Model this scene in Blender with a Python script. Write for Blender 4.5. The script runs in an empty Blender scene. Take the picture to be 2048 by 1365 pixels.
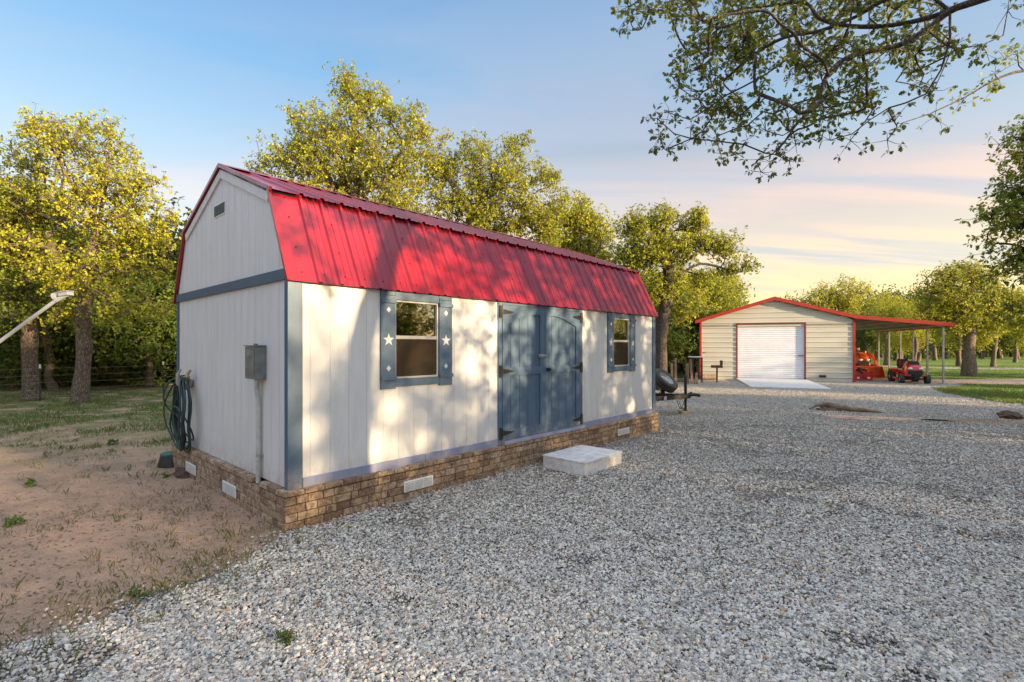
import bpy, math, random
import numpy as np
from mathutils import Vector, Matrix, Euler
R = math.radians
# ------------------------------------------------------------------ camera, sky, sun, exposure
F, Y0, H = 990.7, 694.4, 1.75          # focal length in px of a 2048 px wide frame, horizon row, eye height
sc = bpy.context.scene
cam = bpy.data.cameras.new("Camera"); camo = bpy.data.objects.new("Camera", cam)
sc.collection.objects.link(camo); sc.camera = camo
camo.location = (0, 0, H); camo.rotation_euler = (R(90), 0, 0)
cam.sensor_width = 36; cam.lens = 36*F/2048; cam.shift_y = (Y0-682.5)/2048
cam.clip_start = .05; cam.clip_end = 2000

SUN_AZ = math.atan2(-.50, .86); SUN_EL = R(8.5)   # direction towards the sun, from +X
sd = Vector((math.cos(SUN_AZ)*math.cos(SUN_EL), math.sin(SUN_AZ)*math.cos(SUN_EL), math.sin(SUN_EL)))
sun = bpy.data.lights.new("Sun", 'SUN'); sun.energy = 5.0; sun.angle = R(.6); sun.color = (1, .74, .42)
suno = bpy.data.objects.new("Sun", sun); sc.collection.objects.link(suno)
suno.rotation_euler = sd.to_track_quat('Z', 'Y').to_euler()
sc.view_settings.view_transform = 'Standard'; sc.view_settings.look = 'None'
sc.view_settings.gamma = 1; sc.view_settings.use_curve_mapping = False
sc.view_settings.exposure = 1.40

class NT:
    def __init__(s, tree): s.t = tree; s.n = tree.nodes; s.l = tree.links
    def new(s, typ, **kw):
        n = s.n.new(typ)
        for k, v in kw.items():
            if k == 'inp':
                for i, x in v.items():
                    if hasattr(x, 'is_output'): s.l.new(x, n.inputs[i])
                    else: n.inputs[i].default_value = x
            else: setattr(n, k, v)
        return n
    def math(s, op, a, b=None, clamp=False):
        n = s.new('ShaderNodeMath', operation=op, use_clamp=clamp)
        for i, x in enumerate((a, b)):
            if x is None: continue
            if hasattr(x, 'is_output'): s.l.new(x, n.inputs[i])
            else: n.inputs[i].default_value = x
        return n.outputs[0]
    def mix(s, f, a, b, blend='MIX'):
        n = s.new('ShaderNodeMix', data_type='RGBA', blend_type=blend)
        for sock, x in ((n.inputs[0], f), (n.inputs[6], a), (n.inputs[7], b)):
            if hasattr(x, 'is_output'): s.l.new(x, sock)
            elif isinstance(x, (int, float)): sock.default_value = x
            else: sock.default_value = (*x[:3], 1)
        return n.outputs[2]
    def ramp(s, f, stops, interp='LINEAR'):
        n = s.new('ShaderNodeValToRGB'); cr = n.color_ramp; cr.interpolation = interp
        while len(cr.elements) < len(stops): cr.elements.new(.5)
        for e, (p, c) in zip(cr.elements, stops):
            e.position = p; e.color = (*(c if not isinstance(c, (int, float)) else (c,)*3), 1)
        s.l.new(f, n.inputs[0]); return n.outputs[0]
    def noise(s, vec, scale, detail=3, rough=.55, dist=0):
        n = s.new('ShaderNodeTexNoise'); n.inputs['Scale'].default_value = scale
        n.inputs['Detail'].default_value = detail; n.inputs['Roughness'].default_value = rough
        n.inputs['Distortion'].default_value = dist
        if vec is not None: s.l.new(vec, n.inputs['Vector'])
        return n.outputs[0]
    def mapping(s, vec, scale=(1,1,1), loc=(0,0,0), rot=(0,0,0)):
        n = s.new('ShaderNodeMapping'); s.l.new(vec, n.inputs[0])
        n.inputs['Scale'].default_value = scale; n.inputs['Location'].default_value = loc; n.inputs['Rotation'].default_value = rot
        return n.outputs[0]

w = bpy.data.worlds.new("World"); sc.world = w; w.use_nodes = True
t = NT(w.node_tree); t.n.clear()
sky = t.new('ShaderNodeTexSky', sky_type='NISHITA', sun_disc=False, sun_elevation=SUN_EL, sun_rotation=math.pi/2-SUN_AZ)
bg1 = t.new('ShaderNodeBackground', inp={0: sky.outputs[0], 1: .05})
tc = t.new('ShaderNodeTexCoord').outputs['Generated']
sp = t.new('ShaderNodeSeparateXYZ', inp={0: tc}); X, Yy, Z = sp.outputs
az = t.math('ADD', t.math('MULTIPLY', X, .75), t.math('MULTIPLY', Yy, .66))        # towards the glow, front right
azf = t.math('MULTIPLY_ADD', az, .5); azf.node.inputs[2].default_value = .5
el = t.math('MAXIMUM', Z, 0.0)
cool = t.ramp(el, [(0, (.74,.50,.28)), (.15, (.60,.47,.36)), (.25, (.47,.48,.49)), (.33, (.33,.46,.58)), (.46, (.12,.34,.61)), (.58, (.055,.235,.54)), (1, (.07,.17,.42))])
warm = t.ramp(el, [(0, (.98,.62,.16)), (.08, (.93,.63,.21)), (.16, (.78,.58,.36)), (.24, (.66,.49,.41)), (.33, (.44,.49,.54)), (.45, (.22,.39,.57)), (.60, (.09,.28,.54)), (1, (.1,.2,.45))])
base = t.mix(t.ramp(azf, [(.55, 0), (.98, 1)]), cool, warm)
# thin cloud streaks on a high flat layer
inv = t.math('DIVIDE', 1.0, t.math('ADD', el, .10))
cv = t.new('ShaderNodeCombineXYZ', inp={0: t.math('MULTIPLY', X, inv), 1: t.math('MULTIPLY', Yy, inv), 2: 0.0}).outputs[0]
cn = t.noise(t.mapping(cv, (.42, 1.25, 1), (3.1, 1.7, 0), (0, 0, R(-14))), 1.0, 6, .55, .5)
cmask = t.math('MULTIPLY', t.ramp(cn, [(.38, 0), (.54, 1)]), t.ramp(el, [(.02, .3), (.14, 1), (.42, .95), (.62, .3)]))
ccol = t.ramp(el, [(.05, (1.1,.74,.26)), (.17, (1.05,.64,.34)), (.27, (.86,.56,.42)), (.36, (.36,.37,.43)), (.6, (.45,.50,.62))])
cn2 = t.noise(t.mapping(cv, (.3, 1.9, 1), (8.1, 4.7, 0), (0, 0, R(-10))), 1.0, 5, .5, .4)
ccol = t.mix(t.ramp(cn2, [(.50, 0), (.60, .85)]), ccol, (.43,.42,.50))
grad = t.mix(t.math('MULTIPLY', cmask, t.ramp(azf, [(.5, .25), (.85, .85)])), base, ccol)
# added fill: sky out of view, behind the camera and overhead, is brightened
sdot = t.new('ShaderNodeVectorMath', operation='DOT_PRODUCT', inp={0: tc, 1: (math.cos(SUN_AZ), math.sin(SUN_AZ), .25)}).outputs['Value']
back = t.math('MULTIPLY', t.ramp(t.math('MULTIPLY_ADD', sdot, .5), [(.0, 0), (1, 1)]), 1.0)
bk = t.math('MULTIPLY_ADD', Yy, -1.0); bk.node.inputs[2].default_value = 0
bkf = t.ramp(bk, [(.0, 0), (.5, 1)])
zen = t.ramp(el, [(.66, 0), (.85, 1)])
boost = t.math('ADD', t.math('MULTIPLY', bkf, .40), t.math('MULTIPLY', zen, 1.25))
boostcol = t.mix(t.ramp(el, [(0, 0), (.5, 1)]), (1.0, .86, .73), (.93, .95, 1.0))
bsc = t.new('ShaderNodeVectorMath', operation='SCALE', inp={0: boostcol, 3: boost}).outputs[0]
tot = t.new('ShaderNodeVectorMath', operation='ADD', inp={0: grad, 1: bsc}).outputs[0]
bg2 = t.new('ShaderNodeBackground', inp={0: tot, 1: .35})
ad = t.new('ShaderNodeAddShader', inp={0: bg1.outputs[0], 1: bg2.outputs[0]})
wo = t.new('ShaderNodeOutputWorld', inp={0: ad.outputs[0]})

# ------------------------------------------------------------------ helpers
COL = sc.collection
def P(px, py, Y): return Vector(((px-1024)/F*Y, Y, H-(py-Y0)/F*Y))
def G(px, py):
    Y = H*F/(py-Y0); return Vector(((px-1024)/F*Y, Y, 0))

class MB:
    def __init__(s): s.v = []; s.f = []; s.m = []; s.mi = 0
    def add(s, vs, fs):
        o = len(s.v); s.v += [tuple(v) for v in vs]; s.f += [tuple(i+o for i in f) for f in fs]; s.m += [s.mi]*len(fs); return s
    def box(s, x0, x1, y0, y1, z0, z1, M=None):
        vs = [Vector((x, y, z)) for z in (z0, z1) for y in (y0, y1) for x in (x0, x1)]
        if M is not None: vs = [M@v for v in vs]
        return s.add(vs, [(0,2,3,1), (4,5,7,6), (0,1,5,4), (1,3,7,5), (3,2,6,7), (2,0,4,6)])
    def tube(s, pts, r, n=8, cap=True, closed=False):
        pts = [Vector(p) for p in pts]; N = len(pts)
        rr = r if isinstance(r, (list, tuple)) else [r]*N
        vs = []; fs = []; up = None
        for i, p in enumerate(pts):
            a = pts[(i-1) % N] if (closed or i) else p; b = pts[(i+1) % N] if (closed or i < N-1) else p
            d = (b-a).normalized() if (b-a).length > 1e-9 else Vector((0,0,1))
            if up is None: up = d.orthogonal().normalized()
            else:
                up = up-d*up.dot(d); up = up.normalized() if up.length > 1e-6 else d.orthogonal().normalized()
            q = d.cross(up)
            for k in range(n):
                an = 2*math.pi*k/n; vs.append(p+(up*math.cos(an)+q*math.sin(an))*rr[i])
        for i in range(N if closed else N-1):
            j = (i+1) % N
            for k in range(n):
                l = (k+1) % n; fs.append((i*n+k, i*n+l, j*n+l, j*n+k))
        if cap and not closed: fs += [tuple(range(n))[::-1], tuple((N-1)*n+k for k in range(n))]
        return s.add(vs, fs)
    def cyl(s, a, b, r, n=12): return s.tube([a, b], r, n)
    def prism(s, poly, d0, d1, ax='y'):   # poly in the two other axes, extruded along ax
        n = len(poly); vs = []
        for d in (d0, d1):
            for (a, b) in poly: vs.append((a, d, b) if ax == 'y' else (d, a, b) if ax == 'x' else (a, b, d))
        return s.add(vs, [tuple(range(n)), tuple(range(2*n-1, n-1, -1))]+[(i, i+n, (i+1) % n+n, (i+1) % n) for i in range(n)])
    def ball(s, c, r, n=10, m=7):
        c = Vector(c); r = r if isinstance(r, (tuple, list)) else (r, r, r)
        vs = [c+Vector((0, 0, -r[2]))]
        for i in range(1, m):
            ph = -math.pi/2+math.pi*i/m
            for k in range(n):
                an = 2*math.pi*k/n; vs.append(c+Vector((r[0]*math.cos(ph)*math.cos(an), r[1]*math.cos(ph)*math.sin(an), r[2]*math.sin(ph))))
        vs.append(c+Vector((0, 0, r[2]))); fs = []
        for k in range(n): fs.append((0, 1+(k+1) % n, 1+k)); fs.append((len(vs)-1, 1+(m-2)*n+k, 1+(m-2)*n+(k+1) % n))
        for i in range(m-2):
            for k in range(n): a = 1+i*n; fs.append((a+k, a+(k+1) % n, a+n+(k+1) % n, a+n+k))
        return s.add(vs, fs)
    def lathe(s, prof, M, n=24):          # prof (radius, height) about local z
        vs = []
        for r, h in prof:
            for k in range(n): an = 2*math.pi*k/n; vs.append(M@Vector((r*math.cos(an), r*math.sin(an), h)))
        fs = [(i*n+k, i*n+(k+1) % n, (i+1)*n+(k+1) % n, (i+1)*n+k) for i in range(len(prof)-1) for k in range(n)]
        fs += [tuple(range(n))[::-1], tuple((len(prof)-1)*n+k for k in range(n))]
        return s.add(vs, fs)
    def build(s, name, mat, parent=None, bevel=0, smooth=False, fixn=True):
        me = bpy.data.meshes.new(name); me.from_pydata(s.v, [], s.f)
        for m in (mat if isinstance(mat, (list, tuple)) else [mat]): me.materials.append(m)
        if any(s.m): me.polygons.foreach_set('material_index', s.m)
        if smooth:
            me.polygons.foreach_set('use_smooth', [True]*len(me.polygons))
            try: me.set_sharp_from_angle(angle=R(40))
            except Exception: pass
        if fixn:
            import bmesh
            b = bmesh.new(); b.from_mesh(me); bmesh.ops.recalc_face_normals(b, faces=b.faces); b.to_mesh(me); b.free()
        me.update()
        o = bpy.data.objects.new(name, me); COL.objects.link(o)
        if parent: o.parent = parent
        if bevel:
            md = o.modifiers.new('bevel', 'BEVEL'); md.width = bevel; md.segments = 2; md.limit_method = 'ANGLE'; md.angle_limit = R(35)
        return o
def npmesh(name, V, Fq, mat, parent=None, k=4):
    """mesh from numpy arrays; every face has k vertices"""
    me = bpy.data.meshes.new(name); n = len(Fq)
    me.vertices.add(len(V)); me.vertices.foreach_set('co', np.asarray(V, np.float32).ravel())
    me.loops.add(n*k); me.loops.foreach_set('vertex_index', np.asarray(Fq, np.int32).ravel())
    me.polygons.add(n); me.polygons.foreach_set('loop_start', np.arange(0, n*k, k, dtype=np.int32))
    try: me.polygons.foreach_set('loop_total', np.full(n, k, np.int32))
    except Exception: pass
    me.materials.append(mat); me.update(calc_edges=True)
    o = bpy.data.objects.new(name, me); COL.objects.link(o)
    if parent: o.parent = parent
    return o
def tag(o, label=None, cat=None, group=None, kind=None):
    if label: o['label'] = label
    if cat: o['category'] = cat
    if group: o['group'] = group
    if kind: o['kind'] = kind
    return o
def empty(name, loc=(0,0,0), rz=0, label=None, cat=None, group=None):
    o = bpy.data.objects.new(name, None); COL.objects.link(o); o.location = loc; o.rotation_euler = (0, 0, rz)
    o.empty_display_size = .2
    return tag(o, label, cat, group)
def copy_thing(root, loc, rz=0, scale=1, label=None, group=None):
    c = root.copy(); COL.objects.link(c); c.location = loc; c.rotation_euler = (0, 0, rz); c.scale = (scale,)*3 if not isinstance(scale, tuple) else scale
    if label: c['label'] = label
    if group: c['group'] = group
    for ch in list(root.children):
        d = ch.copy(); COL.objects.link(d); d.parent = c
        for g in list(ch.children):
            e = g.copy(); COL.objects.link(e); e.parent = d
    return c

# ------------------------------------------------------------------ materials
def mat(name, col, rough=.6, metal=0, var=0, vscale=8, bump=0, bscale=60, spec=.5, col2=None, stretch=(1,1,1), coat=0, trans=0):
    m = bpy.data.materials.new(name); m.use_nodes = True; t = NT(m.node_tree); b = t.n['Principled BSDF']
    b.inputs['Roughness'].default_value = rough; b.inputs['Metallic'].default_value = metal
    b.inputs['Specular IOR Level'].default_value = spec; b.inputs['Coat Weight'].default_value = coat
    co = t.new('ShaderNodeTexCoord').outputs['Object']
    co = t.mapping(co, stretch)
    c2 = col2 or tuple(c*(1-var) for c in col)
    if var or col2:
        n = t.noise(co, vscale, 5, .6)
        c = t.mix(t.ramp(n, [(.38, 0), (.64, 1)]), col, c2)
        t.l.new(c, b.inputs['Base Color'])
    else: b.inputs['Base Color'].default_value = (*col, 1)
    if bump:
        n2 = t.noise(co, bscale, 4, .6)
        bn = t.new('ShaderNodeBump', inp={'Strength': bump, 'Distance': .01, 'Height': n2}); t.l.new(bn.outputs[0], b.inputs['Normal'])
    return m
def siding_mat(name, col, dirt, rough=.55, grain=.5):
    """painted wood siding: vertical grain, a few faint streaks of wear"""
    m = bpy.data.materials.new(name); m.use_nodes = True; t = NT(m.node_tree); b = t.n['Principled BSDF']
    co = t.new('ShaderNodeTexCoord').outputs['Object']
    g = t.noise(t.mapping(co, (1, 1, .06)), 130, 4, .65); g2 = t.noise(t.mapping(co, (1, 1, .12)), 9, 5, .65)
    g3 = t.noise(co, 2.2, 4, .6)
    c = t.mix(t.ramp(g2, [(.42, 0), (.75, .6)]), col, dirt); c = t.mix(t.ramp(g, [(.5, 0), (.8, .35)]), c, dirt)
    c = t.mix(t.ramp(g3, [(.5, 0), (.75, .3)]), c, dirt)
    zz_ = t.new('ShaderNodeSeparateXYZ', inp={0: co}).outputs[2]; sp_ = t.math('MULTIPLY', t.ramp(zz_, [(.40, .75), (.62, 0)]), t.ramp(t.noise(co, 7, 6, .75), [(.42, 0), (.68, 1)]))
    c = t.mix(sp_, c, (.42,.33,.25))
    t.l.new(c, b.inputs['Base Color']); b.inputs['Roughness'].default_value = rough
    g4 = t.noise(t.mapping(co, (1, 1, 2.2)), 45, 3, .5)
    hh = t.math('ADD', g, t.math('MULTIPLY', g4, .8))
    bn = t.new('ShaderNodeBump', inp={'Strength': grain, 'Distance': .004, 'Height': hh}); t.l.new(bn.outputs[0], b.inputs['Normal'])
    return m
M = {}
M['white'] = siding_mat('white_siding_paint', (.66,.655,.65), (.52,.51,.50))
M['blue'] = siding_mat('slate_blue_paint', (.062,.115,.185), (.095,.155,.225), .5)
M['postblue'] = siding_mat('deep_blue_paint', (.055,.105,.17), (.08,.13,.20), .5)
M['trimblue'] = siding_mat('periwinkle_trim_paint', (.20,.25,.42), (.27,.31,.46), .5, .3)
M['dkblue'] = siding_mat('dark_blue_paint', (.055,.095,.15), (.08,.12,.18), .5)
M['roofred'] = mat('red_roof_paint', (.30,.007,.014), .34, 0, 0, 1.1, .06, 2.5, coat=.35, col2=(.24,.010,.02), stretch=(2.5,1,.5))
_t = NT(M['roofred'].node_tree); _co = _t.new('ShaderNodeTexCoord').outputs['Object']; _t.l.new(_t.ramp(_t.noise(_t.mapping(_co, (4,1,.6)), 3, 6, .7), [(.3, .22), (.75, .46)]), _t.n['Principled BSDF'].inputs['Roughness'])
M['red'] = mat('red_trim_paint', (.42,.035,.02), .4, 0, .2, 3)
M['dkred'] = mat('dark_red_trim_paint', (.24,.03,.022), .4, 0, .2, 3)
M['mowred'] = mat('red_body_paint', (.62,.008,.012), .25, 0, .1, 5, coat=.6)
M['canred'] = mat('red_plastic', (.62,.012,.015), .45, 0, .1, 9)
M['orange'] = mat('orange_body_paint', (.70,.09,.012), .35, 0, .3, 4, coat=.3)
M['black'] = mat('black_metal', (.012,.012,.013), .45, 0, .3, 20)
M['blackp'] = mat('black_plastic', (.02,.02,.022), .5, 0, .3, 30)
M['rubber'] = mat('tyre_rubber', (.035,.031,.028), .8, 0, 0, 12, .3, 60, col2=(.06,.05,.04))
M['galv'] = mat('galvanised_steel', (.42,.43,.43), .45, .6, .3, 12)
M['dgalv'] = mat('dull_sheet_steel', (.20,.20,.20), .55, .3, .3, 5)
M['post'] = mat('grey_steel_post', (.40,.40,.37), .55, .3, .25, 8)
M['rim'] = mat('rim_silver', (.45,.45,.45), .35, .7)
M['whitep'] = mat('white_plastic', (.78,.78,.76), .4)
M['cream'] = mat('cream_sash', (.56,.52,.45), .4, 0, .1, 9)
M['doorw'] = mat('roller_door_white', (.72,.74,.80), .45, 0, .08, 2)
M['beige'] = mat('beige_siding', (.55,.53,.45), .45, 0, .1, 1.5, stretch=(.4,.4,2))
M['hose'] = mat('green_hose', (.012,.05,.045), .4, 0, .4, 6)
M['lid'] = mat('green_lid', (.02,.13,.09), .55, 0, .3, 20)
M['greyb'] = mat('grey_box_paint', (.20,.22,.21), .45, .2, .3, 9)
M['pvc'] = mat('grey_pvc', (.52,.52,.50), .4, 0, .3, 12)
M['tan'] = mat('tan_plastic', (.36,.33,.30), .6, 0, .3, 15)
M['brass'] = mat('brass', (.35,.24,.12), .4, .8)
M['wood'] = mat('weathered_wood', (.28,.20,.14), .8, 0, .5, 14, .4, 60, stretch=(1,1,.2))
M['newwood'] = mat('pale_wood', (.50,.36,.20), .7, 0, .3, 14, .3, 60)
M['rust'] = mat('rusty_steel', (.10,.05,.03), .8, .2, 0, 18, .3, 60, col2=(.05,.03,.025))
M['concrete'] = mat('concrete', (.58,.57,.54), .8, 0, .12, 2.5, .15, 90)
M['step'] = siding_mat('step_white_paint', (.76,.75,.74), (.68,.67,.65), .6, .35)
M['inside'] = mat('shed_interior_wood', (.13,.085,.05), .8, 0, .4, 5)
M['lens'] = mat('headlight_lens', (.75,.77,.80), .12, 0, 0, spec=.8)
M['dish'] = mat('dish_grey', (.38,.40,.44), .5, .1, .15, 12)
def glass_mat(name, tint, mixf, rough):
    m = bpy.data.materials.new(name); m.use_nodes = True; t = NT(m.node_tree); t.n.clear()
    o = t.new('ShaderNodeOutputMaterial')
    gl = t.new('ShaderNodeBsdfGlossy', inp={0: (1,1,1,1), 1: rough}); tr = t.new('ShaderNodeBsdfTransparent', inp={0: (*tint, 1)})
    fr = t.new('ShaderNodeFresnel', inp={0: 1.5}); 
    f = t.math('ADD', t.math('MULTIPLY', fr.outputs[0], 1.6), mixf, True)
    mx = t.new('ShaderNodeMixShader', inp={0: f, 1: tr.outputs[0], 2: gl.outputs[0]}); t.l.new(mx.outputs[0], o.inputs[0]); return m
M['glass'] = glass_mat('window_glass', (.50,.52,.47), .10, .02)
def screen_mat():
    m = bpy.data.materials.new('insect_screen'); m.use_nodes = True; t = NT(m.node_tree); t.n.clear()
    o = t.new('ShaderNodeOutputMaterial')
    d = t.new('ShaderNodeBsdfDiffuse', inp={0: (.075,.055,.035,1)}); tr = t.new('ShaderNodeBsdfTransparent', inp={0: (1,1,1,1)})
    mx = t.new('ShaderNodeMixShader', inp={0: .72, 1: tr.outputs[0], 2: d.outputs[0]}); t.l.new(mx.outputs[0], o.inputs[0]); return m
M['screen'] = screen_mat()
def brick_mat():
    m = bpy.data.materials.new('tumbled_brick'); m.use_nodes = True; t = NT(m.node_tree); b = t.n['Principled BSDF']
    isl = t.new('ShaderNodeNewGeometry').outputs['Random Per Island']; co = t.new('ShaderNodeTexCoord').outputs['Object']
    c = t.ramp(isl, [(0, (.46,.33,.20)), (.3, (.38,.25,.14)), (.55, (.52,.40,.27)), (.78, (.30,.18,.10)), (.9, (.19,.10,.06)), (1, (.42,.30,.19))])
    n = t.noise(t.mapping(co, (1,1,.8)), 13, 6, .7, 1.2); c = t.mix(t.ramp(n, [(.43, 0), (.57, .85)]), c, (.13,.07,.04))
    n2 = t.noise(co, 45, 4, .7); c = t.mix(t.ramp(n2, [(.5, 0), (.75, .5)]), c, (.62,.52,.40))
    t.l.new(c, b.inputs['Base Color']); b.inputs['Roughness'].default_value = .85
    bn = t.new('ShaderNodeBump', inp={'Strength': .6, 'Distance': .01, 'Height': t.noise(co, 38, 6, .7)}); t.l.new(bn.outputs[0], b.inputs['Normal'])
    return m
M['brick'] = brick_mat()
M['soil'] = mat('brown_soil', (.30,.20,.13), .95, 0, .4, 9, .8, 40)
M['mortar'] = mat('brown_mortar', (.13,.085,.055), .9, 0, .4, 20)
def bark_mat(name, c1, c2, sc_=1.0):
    m = bpy.data.materials.new(name); m.use_nodes = True; t = NT(m.node_tree); b = t.n['Principled BSDF']
    co = t.new('ShaderNodeTexCoord').outputs['Object']; mp = t.mapping(co, (1,1,.3))
    v = t.new('ShaderNodeTexVoronoi', feature='DISTANCE_TO_EDGE', inp={'Vector': mp, 'Scale': 22*sc_}).outputs[0]
    n = t.noise(mp, 14*sc_, 6, .7, .6); h = t.math('ADD', t.math('MULTIPLY', v, 1.2), t.math('MULTIPLY', n, .8))
    t.l.new(t.mix(t.ramp(h, [(.35, 0), (.8, 1)]), c1, c2), b.inputs['Base Color']); b.inputs['Roughness'].default_value = .9
    bn = t.new('ShaderNodeBump', inp={'Strength': .9, 'Distance': .03, 'Height': h}); t.l.new(bn.outputs[0], b.inputs['Normal']); return m
M['bark'] = bark_mat('oak_bark', (.06,.042,.03), (.24,.185,.14))
M['bark2'] = bark_mat('dark_oak_bark', (.035,.025,.02), (.13,.10,.08))
def leaf_mat(name, dark, mid, light, tr=.35):
    m = bpy.data.materials.new(name); m.use_nodes = True; t = NT(m.node_tree); t.n.clear(); o = t.new('ShaderNodeOutputMaterial')
    isl = t.new('ShaderNodeNewGeometry').outputs['Random Per Island']
    oi = t.new('ShaderNodeObjectInfo').outputs['Random']; co = t.new('ShaderNodeTexCoord').outputs['Object']
    n = t.noise(co, .9, 3, .6)
    f = t.math('ADD', t.math('MULTIPLY', isl, .38), t.math('MULTIPLY', n, .95)); f = t.math('ADD', f, t.math('MULTIPLY', t.math('SUBTRACT', oi, .5), .25))
    c = t.ramp(f, [(.2, dark), (.62, mid), (1.0, light)])
    d = t.new('ShaderNodeBsdfPrincipled', inp={'Base Color': c, 'Roughness': .55, 'Specular IOR Level': .3})
    c2 = t.mix(.5, c, light); tl = t.new('ShaderNodeBsdfTranslucent', inp={0: c2})
    mx = t.new('ShaderNodeMixShader', inp={0: tr, 1: d.outputs[0], 2: tl.outputs[0]}); t.l.new(mx.outputs[0], o.inputs[0]); return m
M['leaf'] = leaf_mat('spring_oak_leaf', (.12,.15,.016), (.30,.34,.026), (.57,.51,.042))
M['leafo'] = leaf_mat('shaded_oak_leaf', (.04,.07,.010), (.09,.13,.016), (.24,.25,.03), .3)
M['leafg'] = leaf_mat('green_oak_leaf', (.07,.12,.015), (.20,.27,.024), (.44,.41,.036))
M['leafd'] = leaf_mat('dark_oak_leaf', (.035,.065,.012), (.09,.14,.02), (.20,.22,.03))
M['grass'] = leaf_mat('grass_blade', (.06,.08,.025), (.13,.15,.045), (.27,.24,.10), .3)
M['lawngrass'] = leaf_mat('green_grass_blade', (.06,.095,.02), (.12,.18,.035), (.22,.25,.06), .3)
M['litter'] = leaf_mat('dead_litter', (.05,.03,.02), (.14,.09,.055), (.34,.27,.19), .05)

# ------------------------------------------------------------------ ground
rng = np.random.default_rng(7); random.seed(5)
def vnoise(x, y, s, seed=0):
    """smooth value noise in numpy"""
    x = np.asarray(x)*s+seed*17.3; y = np.asarray(y)*s+seed*9.1
    xi = np.floor(x).astype(np.int64); yi = np.floor(y).astype(np.int64); fx = x-xi; fy = y-yi
    def h(a, b):
        n = (a*374761393+b*668265263) & 0x7fffffff; n = ((n ^ (n >> 13))*1274126177) & 0x7fffffff; return (n % 10007)/10007
    fx = fx*fx*(3-2*fx); fy = fy*fy*(3-2*fy)
    return (h(xi, yi)*(1-fx)+h(xi+1, yi)*fx)*(1-fy)+(h(xi, yi+1)*(1-fx)+h(xi+1, yi+1)*fx)*fy
def ground_mat():
    m = bpy.data.materials.new('sandy_ground'); m.use_nodes = True; t = NT(m.node_tree); b = t.n['Principled BSDF']
    co = t.new('ShaderNodeTexCoord').outputs['Object']
    sx = t.new('ShaderNodeSeparateXYZ', inp={0: co}).outputs
    n1 = t.noise(co, .9, 6, .65); n2 = t.noise(co, 5, 6, .7); n3 = t.noise(co, 60, 3, .7)
    c = t.mix(t.ramp(n2, [(.35, 0), (.7, 1)]), (.62,.385,.25), (.47,.31,.215))
    c = t.mix(t.ramp(n1, [(.46, 0), (.62, .6)]), c, (.30,.21,.145)); c = t.mix(t.ramp(t.noise(co, 13, 6, .8), [(.54, 0), (.68, .5)]), c, (.20,.14,.10))
    c = t.mix(t.ramp(n3, [(.45, 0), (.8, .35)]), c, (.16,.11,.08))
    far = t.ramp(t.math('DIVIDE', sx[1], 60.0), [(.10, 0), (.20, .85), (.4, 1)])
    gn = t.noise(co, 1.6, 6, .7)
    gm = t.math('MULTIPLY', t.ramp(gn, [(.40, 0), (.54, 1)]), far)
    farm = t.ramp(t.math('DIVIDE', sx[1], 60.0), [(.28, 0), (.45, 1)])
    gm = t.math('MAXIMUM', gm, farm)
    gc = t.mix(t.ramp(n2, [(.4, 0), (.7, 1)]), (.12,.16,.04), (.18,.20,.06))
    c = t.mix(gm, c, gc)
    t.l.new(c, b.inputs['Base Color']); b.inputs['Roughness'].default_value = .95; b.inputs['Specular IOR Level'].default_value = .15
    hh = t.math('ADD', t.math('MULTIPLY', n2, 1.0), t.math('MULTIPLY', n3, .25))
    bn = t.new('ShaderNodeBump', inp={'Strength': 1.0, 'Distance': .09, 'Height': hh}); t.l.new(bn.outputs[0], b.inputs['Normal']); return m
def lawn_mat():
    m = bpy.data.materials.new('mown_lawn'); m.use_nodes = True; t = NT(m.node_tree); b = t.n['Principled BSDF']
    co = t.new('ShaderNodeTexCoord').outputs['Object']; n = t.noise(co, .5, 6, .65); n2 = t.noise(co, 6, 5, .7)
    c = t.mix(t.ramp(n, [(.35, 0), (.7, 1)]), (.13,.22,.04), (.20,.27,.055)); c = t.mix(t.ramp(n2, [(.52, 0), (.72, .7)]), c, (.26,.21,.13))
    t.l.new(c, b.inputs['Base Color']); b.inputs['Roughness'].default_value = .95; b.inputs['Specular IOR Level'].default_value = .1
    bn = t.new('ShaderNodeBump', inp={'Strength': .7, 'Distance': .05, 'Height': n2}); t.l.new(bn.outputs[0], b.inputs['Normal']); return m
STONES = [(0, (.09,.078,.065)), (.12, (.24,.225,.205)), (.35, (.41,.38,.335)), (.6, (.55,.51,.445)), (.8, (.68,.625,.54)), (.9, (.74,.65,.51)), (.955, (.48,.35,.23)), (1, (.40,.23,.12))]
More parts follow.
